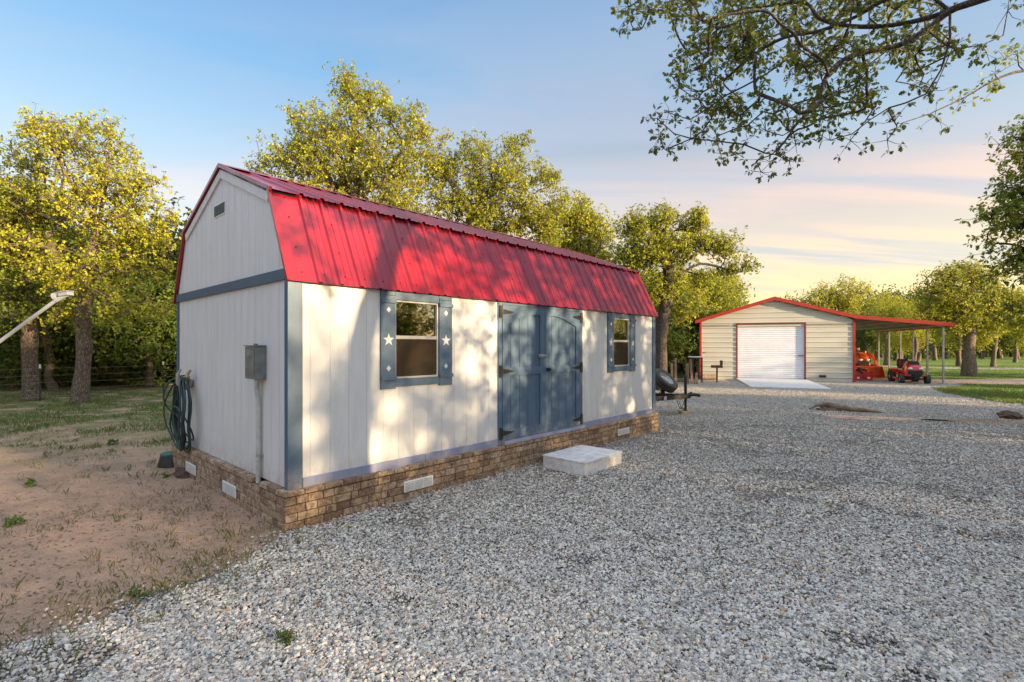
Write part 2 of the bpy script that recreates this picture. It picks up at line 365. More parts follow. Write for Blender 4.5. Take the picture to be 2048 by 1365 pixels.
def gravel_mat():
    m = bpy.data.materials.new('crushed_gravel_bed'); m.use_nodes = True; t = NT(m.node_tree); b = t.n['Principled BSDF']
    co = t.new('ShaderNodeTexCoord').outputs['Object']
    wv = t.new('ShaderNodeVectorMath', operation='ADD', inp={0: co, 1: t.new('ShaderNodeVectorMath', operation='SCALE', inp={0: t.new('ShaderNodeTexNoise', inp={'Vector': co, 'Scale': 60.0}).outputs[1], 3: .02}).outputs[0]}).outputs[0]
    v = t.new('ShaderNodeTexVoronoi', feature='F1', inp={'Vector': wv, 'Scale': 36.0}); e = t.new('ShaderNodeTexVoronoi', feature='DISTANCE_TO_EDGE', inp={'Vector': wv, 'Scale': 36.0})
    rnd = t.new('ShaderNodeSeparateColor', inp={0: v.outputs['Color']}).outputs[0]
    c = t.ramp(rnd, STONES)
    nearf = t.ramp(t.math('DIVIDE', t.new('ShaderNodeSeparateXYZ', inp={0: co}).outputs[1], 30.0), [(.35, 1), (.5, .25)])
    c = t.mix(t.math('MULTIPLY', t.ramp(e.outputs[0], [(.02, 1), (.16, 0)]), nearf), c, (.10,.075,.055))
    c = t.mix(t.math('SUBTRACT', 1.0, nearf), c, t.ramp(t.noise(co, 9, 6, .75), [(.35, (.22,.185,.16)), (.5, (.50,.465,.41)), (.65, (.72,.67,.59))]))
    n = t.noise(co, .55, 5, .65); c = t.mix(t.ramp(n, [(.52, 0), (.72, .55)]), c, (.30,.235,.17))
    n2 = t.noise(t.mapping(co, (.5,1.2,1)), 1.7, 5, .7); c = t.mix(t.ramp(n2, [(.55, 0), (.72, .6)]), c, (.17,.13,.095))
    t.l.new(c, b.inputs['Base Color']); b.inputs['Roughness'].default_value = .9; b.inputs['Specular IOR Level'].default_value = .2
    h = t.math('ADD', t.ramp(e.outputs[0], [(0, 0), (.3, 1)]), t.math('MULTIPLY', rnd, .6))
    bn = t.new('ShaderNodeBump', inp={'Strength': 1, 'Distance': .02, 'Height': h}); t.l.new(bn.outputs[0], b.inputs['Normal']); return m
M['ground'] = ground_mat(); M['lawn'] = lawn_mat(); M['gravel'] = gravel_mat()
M['sand'] = mat('bare_sand', (.60,.38,.25), .95, 0, 0, 3, .5, 20, .1, col2=(.34,.22,.15))
M['road'] = mat('pale_road', (.48,.46,.44), .85, 0, .15, .5)
def sheet(name, poly, z, m, jit=.0, sub=.4, seed=1):
    pts = []
    for i, a in enumerate(poly):
        b = poly[(i+1) % len(poly)]; a = Vector(a[:2]); b = Vector(b[:2]); L = (b-a).length
        k = max(1, int(L/sub)) if L < 60 else 1; nn = Vector((-(b-a).y, (b-a).x)).normalized()
        for j in range(k):
            p = a.lerp(b, j/k)
            if jit: p = p+nn*(float(vnoise(p.x, p.y, 1.1, seed))-.5+.5*(float(vnoise(p.x, p.y, 4.1, seed+3))-.5))*2*jit
            pts.append((p.x, p.y, 0))
    mb = MB(); mb.add(pts, [tuple(range(len(pts)))]); o = mb.build(name, m, fixn=False)
    if o.data.polygons[0].normal.z < 0: o.data.flip_normals()
    o.location.z = z; tag(o, kind='structure'); return o
g = MB(); S_ = 700; g.add([(-S_,-S_,0), (S_,-S_,0), (S_,S_,0), (-S_,S_,0)], [(0,1,2,3)]); tag(g.build('ground', M['ground'], fixn=False), kind='structure')
gpoly = [(-2.10,4.66), (-2.25,3.75), (-2.62,3.15), (-3.3,2.5), (-6,-1), (-8,-12), (30,-12), (30,4), (17.5,13.4), (15.9,15.5), (15.7,16.2), (16.6,18.6), (18.0,21.3), (20.6,22.4), (21.6,25.5), (21,30), (16.6,30), (10,27.4), (5.5,25.0), (3.0,19), (.5,13), (2.6,9.9), (.2,7.2)]
sheet('gravel_yard', gpoly, .006, M['gravel'], .14, .3, 2)
sheet('lawn', [(15.2,13.6), (30,4), (200,-10), (300,320), (40,320), (24,60), (20,34), (21,30), (21.8,25), (20.3,22.3), (18,21.3), (16.3,18.6), (15.6,16)], .003, M['lawn'], .12, .4, 5)
sheet('sand_track', [(20.9,26.8), (23.5,26.7), (30,27.4), (60,30), (60,27), (30,24.6), (24,22.6), (21.0,23.3)], .010, M['sand'], .25, .5, 6)
sheet('road', [(200,27), (200,32.5), (39,41.5), (26,57), (0,100), (-4,100), (22,55.5), (36.5,38.2)], .012, M['road'], .03, .5, 6)
gp = np.array([p for p in gpoly])
def inpoly(x, y, poly):
    x = np.asarray(x); y = np.asarray(y); c = np.zeros(x.shape, bool); n = len(poly); j = n-1
    for i in range(n):
        xi, yi = poly[i]; xj, yj = poly[j]
        c ^= ((yi > y) != (yj > y)) & (x < (xj-xi)*(y-yi)/((yj-yi) or 1e-9)+xi); j = i
    return c
# ------------------------------------------------------------------ shed frame
SC, TH = Vector((-2.148, 4.771, 0)), R(47.72)
SL, SW = 7.636, 3.729
sdx = np.array([math.cos(TH), math.sin(TH)]); sdy = np.array([-math.sin(TH), math.cos(TH)])
def in_shed(x, y, m=.09):
    a = (x-SC.x)*sdx[0]+(y-SC.y)*sdx[1]; b = (x-SC.x)*sdy[0]+(y-SC.y)*sdy[1]
    return (a > -m) & (a < SL+m) & (b > -m) & (b < SW+m)

BARE = []
a_ = G(1745, 838); BARE.append([(a_.x-1.25, a_.y+.55), (a_.x-.3, a_.y+.45), (a_.x+.9, a_.y+.1), (a_.x+1.6, a_.y-.5), (a_.x+.4, a_.y-.45), (a_.x-.8, a_.y-.15)])
a_ = G(2005, 846); BARE.append([(a_.x-1.6, a_.y+.4), (a_.x, a_.y+.5), (a_.x+1.6, a_.y+.2), (a_.x+1.4, a_.y-.5), (a_.x+.1, a_.y-.45), (a_.x-1.3, a_.y)])
BARE.append([(8.0,24.2), (11.4,24.6), (11.3,26.2), (10.3,26.9), (7.6,25.2)])
# loose stones: points near the photographer, one pebble per point
def stones():
    N = 760000
    v = rng.random(N); Yp = 1.9+ (25.0-1.9)*v**1.45
    Xp = (rng.random(N)*2-1)*(Yp*1.08+.3)
    ok = ~in_shed(Xp, Yp, .06); Xp, Yp = Xp[ok], Yp[ok]
    ins = inpoly(Xp, Yp, [tuple(p) for p in gpoly])
    # stones thin out just outside the edge and in a few bare patches
    jx = Xp+rng.normal(0, .22, len(Xp)); jy = Yp+rng.normal(0, .22, len(Xp)); edge = inpoly(jx, jy, [tuple(p) for p in gpoly])
    bare = vnoise(Xp, Yp, 1.3, 4)*.6+vnoise(Xp, Yp, 4.5, 8)*.4
    keep = (ins & ((bare < .66) | (rng.random(len(Xp)) < .30))) | (~ins & edge & (rng.random(len(Xp)) < .35))
    keep &= (ins & edge) | (rng.random(len(Xp)) < .6)
    keep &= rng.random(len(Xp)) < np.clip((25.5-Yp)/8, .1, 1)
    for pt in BARE: keep &= ~inpoly(Xp+rng.normal(0, .05, len(Xp)), Yp+rng.normal(0, .05, len(Xp)), pt) | (rng.random(len(Xp)) < .12)
    Xp, Yp = Xp[keep], Yp[keep]
    me = bpy.data.meshes.new('gravel_stones'); me.vertices.add(len(Xp))
    me.vertices.foreach_set('co', np.stack([Xp, Yp, np.full(len(Xp), .010)+rng.random(len(Xp))*.008], 1).astype(np.float32).ravel()); me.update()
    o = bpy.data.objects.new('gravel_stones', me); COL.objects.link(o); tag(o, 'loose pale grey crushed stone covering the yard', 'gravel', kind='stuff')
    m = bpy.data.materials.new('crushed_stone'); m.use_nodes = True; t = NT(m.node_tree); b = t.n['Principled BSDF']
    oi_ = t.new('ShaderNodeObjectInfo'); r_ = oi_.outputs['Random']; lo_ = oi_.outputs['Location']; c = t.ramp(r_, STONES); co = t.new('ShaderNodeTexCoord').outputs['Object']
    c = t.mix(t.ramp(t.noise(co, 2.0, 4, .7), [(.45, 0), (.7, .25)]), c, (.44,.37,.28))
    c = t.mix(t.ramp(t.noise(t.mapping(lo_, (.5,1.2,1)), .9, 5, .65), [(.50, 0), (.72, .35)]), c, (.36,.29,.22))
    c = t.mix(t.ramp(t.noise(t.mapping(lo_, (1,1.6,1)), 2.3, 4, .7), [(.60, 0), (.74, .5)]), c, (.19,.14,.10)); t.l.new(c, b.inputs['Base Color'])
    b.inputs['Roughness'].default_value = .85; b.inputs['Specular IOR Level'].default_value = .25
    ng = bpy.data.node_groups.new('pebbles', 'GeometryNodeTree')
    ng.interface.new_socket('Geometry', in_out='INPUT', socket_type='NodeSocketGeometry'); ng.interface.new_socket('Geometry', in_out='OUTPUT', socket_type='NodeSocketGeometry')
    T = NT(ng); gi = T.new('NodeGroupInput'); go = T.new('NodeGroupOutput')
    join = T.new('GeometryNodeJoinGeometry')
    g2i = []
    for k in range(4):
        ico = T.new('GeometryNodeMeshIcoSphere', inp={'Radius': 1.0, 'Subdivisions': 2})
        pos = T.new('GeometryNodeInputPosition'); off = T.new('ShaderNodeVectorMath', operation='ADD', inp={0: pos.outputs[0], 1: (k*7.3, k*3.1, 0)})
        nz = T.new('ShaderNodeTexNoise', inp={'Vector': off.outputs[0], 'Scale': .9, 'Detail': 1.0})
        sb = T.new('ShaderNodeVectorMath', operation='SUBTRACT', inp={0: nz.outputs[1], 1: (.5,.5,.5)}); s2 = T.new('ShaderNodeVectorMath', operation='SCALE', inp={0: sb.outputs[0], 3: 1.5})
        sp_ = T.new('GeometryNodeSetPosition', inp={'Geometry': ico.outputs[0], 'Offset': s2.outputs[0]})
        sm = T.new('GeometryNodeSetMaterial', inp={'Geometry': sp_.outputs[0]}); sm.inputs['Material'].default_value = m
        ss = T.new('GeometryNodeSetShadeSmooth', inp={0: sm.outputs[0], 'Shade Smooth': False})
        gi_ = T.new('GeometryNodeGeometryToInstance', inp={0: ss.outputs[0]}); g2i.append(gi_)
    for gi_ in reversed(g2i): T.l.new(gi_.outputs[0], join.inputs[0])
    iop = T.new('GeometryNodeInstanceOnPoints', inp={'Points': gi.outputs[0], 'Instance': join.outputs[0]}); iop.inputs['Pick Instance'].default_value = True
    rot = T.new('FunctionNodeRandomValue', data_type='FLOAT_VECTOR'); rot.inputs['Min'].default_value = (-.5,-.5,0); rot.inputs['Max'].default_value = (.5,.5,6.28)
    scl = T.new('FunctionNodeRandomValue', data_type='FLOAT_VECTOR'); scl.inputs['Min'].default_value = (.0058,.0052,.0040); scl.inputs['Max'].default_value = (.0128,.0106,.0076); scl.inputs['Seed'].default_value = 4
    s1 = T.new('FunctionNodeRandomValue', data_type='FLOAT'); s1.inputs[2].default_value = 0.0; s1.inputs[3].default_value = 1.0; s1.inputs['Seed'].default_value = 9
    pw = T.math('MULTIPLY_ADD', T.math('POWER', s1.outputs[1], 5.0), 1.0); pw.node.inputs[2].default_value = .85
    sv = T.new('ShaderNodeVectorMath', operation='SCALE', inp={0: scl.outputs[0], 3: pw})
    T.l.new(rot.outputs[0], iop.inputs['Rotation']); T.l.new(sv.outputs[0], iop.inputs['Scale']); T.l.new(iop.outputs[0], go.inputs[0])
    md = o.modifiers.new('pebbles', 'NODES'); md.node_group = ng
stones()

def blades(name, x, y, h, wd, label, z=0, m='grass'):
    n = len(x); an = rng.random(n)*6.283; ln = rng.random(n)*6.283; lean = h*(.15+.6*rng.random(n))
    px, py = np.cos(an)*wd/2, np.sin(an)*wd/2; lx, ly = np.cos(ln)*lean, np.sin(ln)*lean; z0 = np.full(n, z)
    V = np.stack([np.stack([x-px, y-py, z0], 1), np.stack([x+px, y+py, z0], 1), np.stack([x+px*.6+lx*.35, y+py*.6+ly*.35, z0+h*.6], 1), np.stack([x+lx, y+ly, z0+h], 1)], 1).reshape(-1, 3)
    o = npmesh(name, V, np.arange(4*n).reshape(-1, 4), M[m]); tag(o, label, 'grass', kind='stuff'); return o
def leaf_mesh(ros, axis, per, size, rs, shape='kite', droop=.2):
    """leaves radiating from each rosette"""
    n = len(ros); C = np.repeat(ros, per, 0); Ax = np.repeat(axis, per, 0); N = len(C)
    r1 = rs.normal(0, 1, (N, 3)); r1 -= Ax*(r1*Ax).sum(1, keepdims=True); r1 /= np.linalg.norm(r1, axis=1, keepdims=True)+1e-9
    d = Ax*rs.uniform(-.1, .9, (N, 1))+r1; d[:, 2] -= droop; d /= np.linalg.norm(d, axis=1, keepdims=True)
    nn = rs.normal(0, .5, (N, 3))+np.array([0, 0, .9])+Ax*.5; nn -= d*(nn*d).sum(1, keepdims=True); nn /= np.linalg.norm(nn, axis=1, keepdims=True)+1e-9
    s = np.cross(d, nn); L = (size*rs.uniform(.6, 1.2, (N, 1))); C = C+d*L*.12
    if shape == 'kite':
        w = .30; V = np.stack([C, C+d*L*.55+s*L*w+nn*L*.06, C+d*L-nn*L*.08, C+d*L*.6-s*L*w+nn*L*.06], 1).reshape(-1, 3)
        return V, np.arange(4*N).reshape(-1, 4), 4
    prof = [(0, .015), (.25, .05), (.34, .18), (.44, .08), (.56, .34), (.66, .12), (.80, .24), (.90, .09), (1.0, .0)]
    out = [(a, b) for a, b in prof]+[(a, -b) for a, b in prof[-2::-1]]; K = len(out)
    V = np.stack([C+d*L*a+s*L*b+nn*L*(.22*abs(b)-.12*a*a) for a, b in out], 1).reshape(-1, 3); return V, np.arange(K*N).reshape(-1, K), K
# sparse clumps on the sand at left
def clumps(n, area, dens_seed, hmin, hmax, per, thr, spread):
    xs, ys = area(n); d = vnoise(xs, ys, .7, dens_seed)*.6+vnoise(xs, ys, 2.3, dens_seed+1)*.4
    k = d > thr; xs, ys = xs[k], ys[k]; m = len(xs); q = rng.integers(1, per, m); X_ = np.repeat(xs, q); Y_ = np.repeat(ys, q); ss = np.repeat(spread*(.3+rng.random(m)), q)
    X_ = X_+rng.normal(0, 1, len(X_))*ss; Y_ = Y_+rng.normal(0, 1, len(Y_))*ss; hh = np.repeat(hmin+(hmax-hmin)*rng.random(m)**2, q)*(.5+.7*rng.random(len(X_)))
    return X_, Y_, hh
def leftyard(n):
    Yp = 2.2+8.5*rng.random(n)**.8; Xp = -1.08*Yp-.2+(rng.random(n))*(Yp*1.05); return Xp, Yp
ax_, ay_, ah_ = clumps(2600, leftyard, 3, .02, .10, 16, .52, .05)
bx_, by_, bh_ = clumps(500, leftyard, 11, .05, .14, 5, .40, .03)
ax_, ay_, ah_ = np.r_[ax_, bx_], np.r_[ay_, by_], np.r_[ah_, bh_]
k = ~in_shed(ax_, ay_, .1) & ~inpoly(ax_, ay_, [tuple(p) for p in gpoly]); ax_, ay_, ah_ = ax_[k], ay_[k], ah_[k]
blades('weedy_grass', ax_, ay_, ah_*.8, .0038, 'thin weedy grass scattered over the bare sand at left')
# thicker rough grass further back at left
def backyard(n):
    Yp = 8.5+20*rng.random(n)**1.2; Xp = -1.08*Yp-.2+(rng.random(n))*(Yp*1.0); return Xp, Yp
cx_, cy_, ch_ = clumps(24000, backyard, 5, .03, .10, 9, .46, .10)
k = ~in_shed(cx_, cy_, .1); blades('rough_grass', cx_[k], cy_[k], ch_[k], .012, 'rough low grass in patches towards the wire fence', 0, 'lawngrass')
nl = 15000; ly_ = 2.0+9*rng.random(nl)**1.2; lx_ = -1.08*ly_-.2+rng.random(nl)*(ly_*1.2); dn = vnoise(lx_, ly_, 1.5, 21)*.5+vnoise(lx_, ly_, 5, 22)*.5
k = (~in_shed(lx_, ly_, .1)) & (rng.random(nl) < (dn*1.7-.25)) & ~inpoly(lx_, ly_+.1, [tuple(p) for p in gpoly]); C_ = np.stack([lx_[k], ly_[k], np.full(k.sum(), .006)], 1)
V_, Q_, k_ = leaf_mesh(C_, np.tile([0., 0, .02], (len(C_), 1)), 1, .035, rng, droop=0.); V_[:, 2] = .004+abs(V_[:, 2]-.006)*.25; tag(npmesh('leaf_litter', V_, Q_, M['litter'], None, k_), 'brown dead leaf litter and bark bits scattered over the sand', 'litter', kind='stuff')
ng_ = 2600; gy_ = 2.2+16*rng.random(ng_)**1.3; gx_ = (rng.random(ng_)*2-1)*gy_*1.05; k = (~in_shed(gx_, gy_, .1)) & inpoly(gx_, gy_, [tuple(p) for p in gpoly]) & (vnoise(gx_, gy_, .9, 31) > .42*rng.random(ng_)+.25)
C_ = np.stack([gx_[k], gy_[k], np.full(k.sum(), .022)], 1); V_, Q_, k_ = leaf_mesh(C_, np.tile([0., 0, .02], (len(C_), 1)), 1, .04, rng, droop=0.); V_[:, 2] = .018+abs(V_[:, 2]-.02)*.3
tag(npmesh('fallen_leaves', V_, Q_, M['litter'], None, k_), 'small dead brown leaves scattered over the gravel', 'litter', kind='stuff')
# gravel edge weeds and tufts in the gravel
ex, ey = [], []
for i in range(420):
    tt = rng.random(); a = np.array([(-2.1,4.6), (-2.3,3.8), (-2.66,3.1), (-3.4,2.4)]); s_ = tt*3; i0 = int(s_); p = a[i0]*(1-s_+i0)+a[min(i0+1, 3)]*(s_-i0)
    q = p+rng.normal(0, .30, 2); 
    for _ in range(3): ex.append(q[0]+rng.normal(0, .02)); ey.append(q[1]+rng.normal(0, .02))
for cx0, cy0, nn, sg in [(-1.35,2.95,60,.03), (4.2,4.6,18,.03), (-1.1,4.6,10,.12), (-.6,4.1,10,.1), (7.4,12.1,60,.25), (9.9,11.3,90,.4), (11.1,11.6,80,.3), (8.6,11.9,60,.3), (7.0,13.2,60,.35), (9.6,13.0,40,.25), (2.3,2.45,10,.04), (13.5,12.9,60,.4)]:
    ex += list(cx0+rng.normal(0, sg, nn)); ey += list(cy0+rng.normal(0, sg*.6, nn))
ex, ey = np.array(ex), np.array(ey); k = ~in_shed(ex, ey, .1); ex, ey = ex[k], ey[k]
blades('gravel_weeds', ex, ey, .02+.05*rng.random(len(ex)), .006, 'small green weeds coming up through the gravel', .01)
# lawn
n = 90000; Yl = 13.2+34*rng.random(n)**1.3; Xl = Yl*(.72+.36*rng.random(n))
lawnp = [(15.0,13.4), (30,4), (200,-10), (300,320), (40,320), (24,60), (20,34), (21,30), (21.8,25), (20.3,22.1), (17.8,21.1), (16.2,18.6), (15.4,16)]
k = inpoly(Xl, Yl, lawnp) & ~inpoly(Xl, Yl, [(20.9,26.6), (23.5,26.5), (30,27.2), (60,29.8), (60,27.2), (30,24.8), (24,22.8), (21.0,23.5)]) & ((vnoise(Xl, Yl, 1.1, 6) > .25) | (rng.random(n) < .2))
Xl, Yl = Xl[k], Yl[k]; blades('lawn_grass', Xl, Yl, .03+.05*rng.random(len(Xl))*(1+(Yl < 20)), .014, 'mown green grass on the lawn beyond the gravel', 0, 'lawngrass')

# ------------------------------------------------------------------ the shed
shed = empty('storage_shed', SC, TH, 'white barn shaped shed with blue trim and red ribbed roof on a brick skirt', 'shed')
ZB, ZE, ZK, ZR, YK = .378, 2.385, 3.339, 3.927, .396
def gz(y):  # underside of the roof at depth y
    y = min(y, SW-y); e = -.071
    return ZE+(y-e)/(YK-e)*(ZK-ZE) if y < YK else ZK+(y-YK)/(SW/2-YK)*(ZR-ZK)
holes = [(1.20,1.83,1.39,2.285), (2.93,4.92,.3,2.36), (5.97,6.58,1.39,2.285)]
mb = MB()
def board_row(mb, x0, x1, step, z0, z1, holes, y0=0., y1=.003, gap=.003):
    x = x0
    while x < x1-.01:
        a, b = x+gap/2, min(x+step, x1)-gap/2; cuts = {a, b}
        for h in holes:
            for q in h[:2]:
                if a < q < b: cuts.add(q)
        cs = sorted(cuts)
        for c0, c1 in zip(cs, cs[1:]):
            mid = (c0+c1)/2; segs = [(z0, z1)]
            for h in holes:
                if h[0] < mid < h[1]:
                    ns = []
                    for s0, s1 in segs:
                        if h[2] > s0+.01: ns.append((s0, min(s1, h[2])))
                        if h[3] < s1-.01: ns.append((max(s0, h[3]), s1))
                    segs = ns
            for s0, s1 in segs: mb.box(c0, c1, y0, y1, s0, s1)
        x += step
board_row(mb, 0, SL, .2095, ZB, 2.50, holes)
board_row(mb, 0, SL, SL, ZB, 2.50, holes, .0045, .09, 0)          # sheathing behind the grooves
mb.build('front_wall', M['white'], shed)
mb = MB()
y = 0.014
stepb = .2032
while y < SW-.02:
    a, b = y+.003, min(y+stepb, SW)-.003
    mb.box(0, .003, a, b, ZB, 2.42)
    pts = [(a, 2.47), (b, 2.47)]
    mids = [q for q in (YK, SW/2, SW-YK) if a < q < b]
    top = [(a, gz(a)-.01)]+[(q, gz(q)-.01) for q in mids]+[(b, gz(b)-.01)]
    top = [(yy, max(zz, 2.475)) for yy, zz in top]
    mb.prism([(a, 2.42), (b, 2.42)]+top[::-1], 0, .003, 'x'); y += stepb
prof = [(-.0, ZB), (SW, ZB), (SW, 2.43), (SW-YK, ZK-.03), (SW/2, ZR-.03), (YK, ZK-.03), (.0, 2.43)]
prof = [(max(.015, min(SW-.015, a)), b) for a, b in prof]
mb.prism(prof, .0045, .09, 'x'); mb.build('gable_wall', M['white'], shed)
mb = MB(); mb.prism(prof, SL-.09, SL, 'x'); mb.box(0, SL-.1, SW-.08, SW, ZB, 2.42); mb.build('back_wall', M['white'], shed)
mb = MB(); mb.box(.1, SL-.1, .1, SW-.09, ZB, .41); mb.box(.1, SL-.1, 2.2, 2.24, .41, 2.4)
mb.box(1.95,2.03,.12,.5,.45,2.3); mb.build('interior_partition', M['inside'], shed)
# corner posts and belts
for nm, a, b, m in [('corner_post', -.022, .125, M['postblue']), ('corner_post', SL-.10, SL+.022, M['blue'])]:
    mb = MB(); mb.box(a, b, -.022, -.001, ZB-.045, 2.47)
    if a < 0: mb.box(-.022, -.001, .0, .055, ZB-.045, 2.40)
    else: mb.box(SL+.001, SL+.022, .0, .10, ZB-.045, 2.40)
    mb.build(nm, m, shed, .003)
mb = MB(); mb.box(-.026, -.001, .0, SW, 2.403, 2.512); mb.build('belt_board', M['dkblue'], shed, .003)
mb = MB(); mb.box(-.02, -.001, SW-.07, SW, ZB, 2.40); mb.build('corner_post', M['dkblue'], shed, .003)
def slab(mb, y0, z0, y1, z1, x0, x1, th):
    d = Vector((0, y1-y0, z1-z0)).normalized(); nrm = Vector((0, -d.z, d.y)); nrm = nrm if nrm.z > 0 else -nrm
    a = Vector((0, y0, z0)); b = Vector((0, y1, z1)); vs = []
    for x in (x0, x1):
        for q in (a, b, b-nrm*th, a-nrm*th): vs.append(q+Vector((x, 0, 0)))
    return mb.add(vs, [(0,1,2,3), (7,6,5,4), (0,4,5,1), (1,5,6,2), (2,6,7,3), (3,7,4,0)])
mb = MB()
for sgn in (0, 1):
    f = (lambda yy: yy) if not sgn else (lambda yy: SW-yy)
    slab(mb, f(YK+.03), ZK-.01, f(SW/2), ZR-.023, -.022, -.001, .095)
mb.build('rake_board', M['white'], shed)
# trims along the base
for a, b in ((.130, 1.62), (1.625, 2.885), (4.955, 6.2), (6.205, SL-.105)):
    mb = MB(); mb.box(a, b, -.020, -.001, ZB-.02, ZB+.088); mb.build('base_trim', M['trimblue'], shed, .003)
mb = MB(); mb.box(2.95, 4.96, -.085, -.001, ZB-.0, ZB+.05); mb.build('door_sill', M['trimblue'], shed, .005)
# roof panels
def ribbed(mb, ya, za, yb, zb, x0, x1, pitch=.2286, hr=.022, minor=True, first=.315):
    prof = []; x = x0
    xs = [(x0, 0)]
    c = x0+.105 if not first else x0+first
    while c < x1-.03:
        xs += [(c-.030, 0), (c-.014, hr), (c+.014, hr), (c+.030, 0)]
        if minor:
            for q in (.076, .152):
                if c+q+.01 < x1: xs += [(c+q-.012, 0), (c+q-.005, .007), (c+q+.005, .007), (c+q+.012, 0)]
        c += pitch
    xs.append((x1, 0)); xs = [p for i, p in enumerate(xs) if i == 0 or p[0] > xs[i-1][0]+1e-4]
    d = Vector((0, yb-ya, zb-za)).normalized(); nrm = Vector((0, -d.z, d.y)); nrm = nrm if (nrm.z > 0) else -nrm
    vs = []; fs = []
    for th in (0.0, -.0015):
        for (xx, hh) in xs:
            for (yy, zz) in ((ya, za), (yb, zb)): vs.append(Vector((xx, yy, zz))+nrm*(hh+th))
    n = len(xs)
    for i in range(n-1): fs.append((2*i, 2*i+1, 2*i+3, 2*i+2)); fs.append(tuple(2*n+j for j in (2*i, 2*i+2, 2*i+3, 2*i+1)))
    for i in range(n-1): fs.append((2*i, 2*i+2, 2*n+2*i+2, 2*n+2*i)); fs.append((2*i+1, 2*i+3, 2*n+2*i+3, 2*n+2*i+1))
    fs += [(0, 1, 2*n+1, 2*n), (2*n-2, 2*n-1, 4*n-1, 4*n-2)]
    mb.add(vs, fs); return nrm
OX = .035
roof = MB()
for sgn in (0, 1):
    f = (lambda yy: yy) if not sgn else (lambda yy: SW-yy)
    ribbed(roof, f(-.071), ZE, f(YK+.01), ZK+.02, -OX, SL+OX)
    ribbed(roof, f(YK-.05), ZK+.007, f(SW/2), ZR+.02, -OX, SL+OX)
ro = roof.build('roof', M['roofred'], shed, fixn=False)
mb = MB()
for sgn in (0, 1):
    f = (lambda yy: yy) if not sgn else (lambda yy: SW-yy)
    slab(mb, f(-.060), ZE+.005, f(YK+.0), ZK-.0, 0, SL, .02); slab(mb, f(YK), ZK-.004, f(SW/2), ZR-.0, 0, SL, .02)
mb.build('roof_deck', M['black'], ro)  # black colour stands in for the shade in the gap under the upper panels
mb = MB()
slab(mb, SW/2-.16, ZR-.014, SW/2, ZR+.050, -OX-.004, SL+OX+.004, .004); slab(mb, SW/2+.16, ZR-.014, SW/2, ZR+.050, -OX-.004, SL+OX+.004, .004)
mb.build('ridge_cap', M['roofred'], ro)
mb = MB()
for xx in (-OX-.012, SL+OX-.02):
    mb = MB()
    for sgn in (0, 1):
        f = (lambda yy: yy) if not sgn else (lambda yy: SW-yy)
        slab(mb, f(-.075), ZE+.012, f(YK+.0), ZK+.038, xx, xx+.030, .034); slab(mb, f(YK-.05), ZK+.03, f(SW/2), ZR+.044, xx, xx+.030, .040)
    mb.build('rake_trim', M['roofred'], ro)
mb = MB()
d = Vector((0, YK+.071, ZK-ZE)).normalized(); nn = Vector((0, -d.z, d.y))
for q in (.10, .38, .72, .95):
    c = .10
    while c < SL:
        p = Vector((c-OX+.05, -.071+(YK+.071)*q, ZE+(ZK-ZE)*q)); mb = MB(); mb.cyl(p, p+nn*.010, .006, 6); mb.build('roof_screw', M['black'], ro); c += .2286*(1 if q in (.10,) else 2)
# gable vent
mb = MB(); yv, zv = 1.93, 3.43
mb.box(-.008, -.001, yv-.19, yv+.19, zv-.075, zv+.075)
gv = mb.build('gable_vent', M['whitep'], shed)
mb = MB()
for k in range(3):
    for j in range(5): mb.box(-.012, -.0085, yv-.182+k*.125, yv-.182+k*.125+.112, zv-.062+j*.026, zv-.062+j*.026+.023)
mb.build('louvre', M['black'], gv)
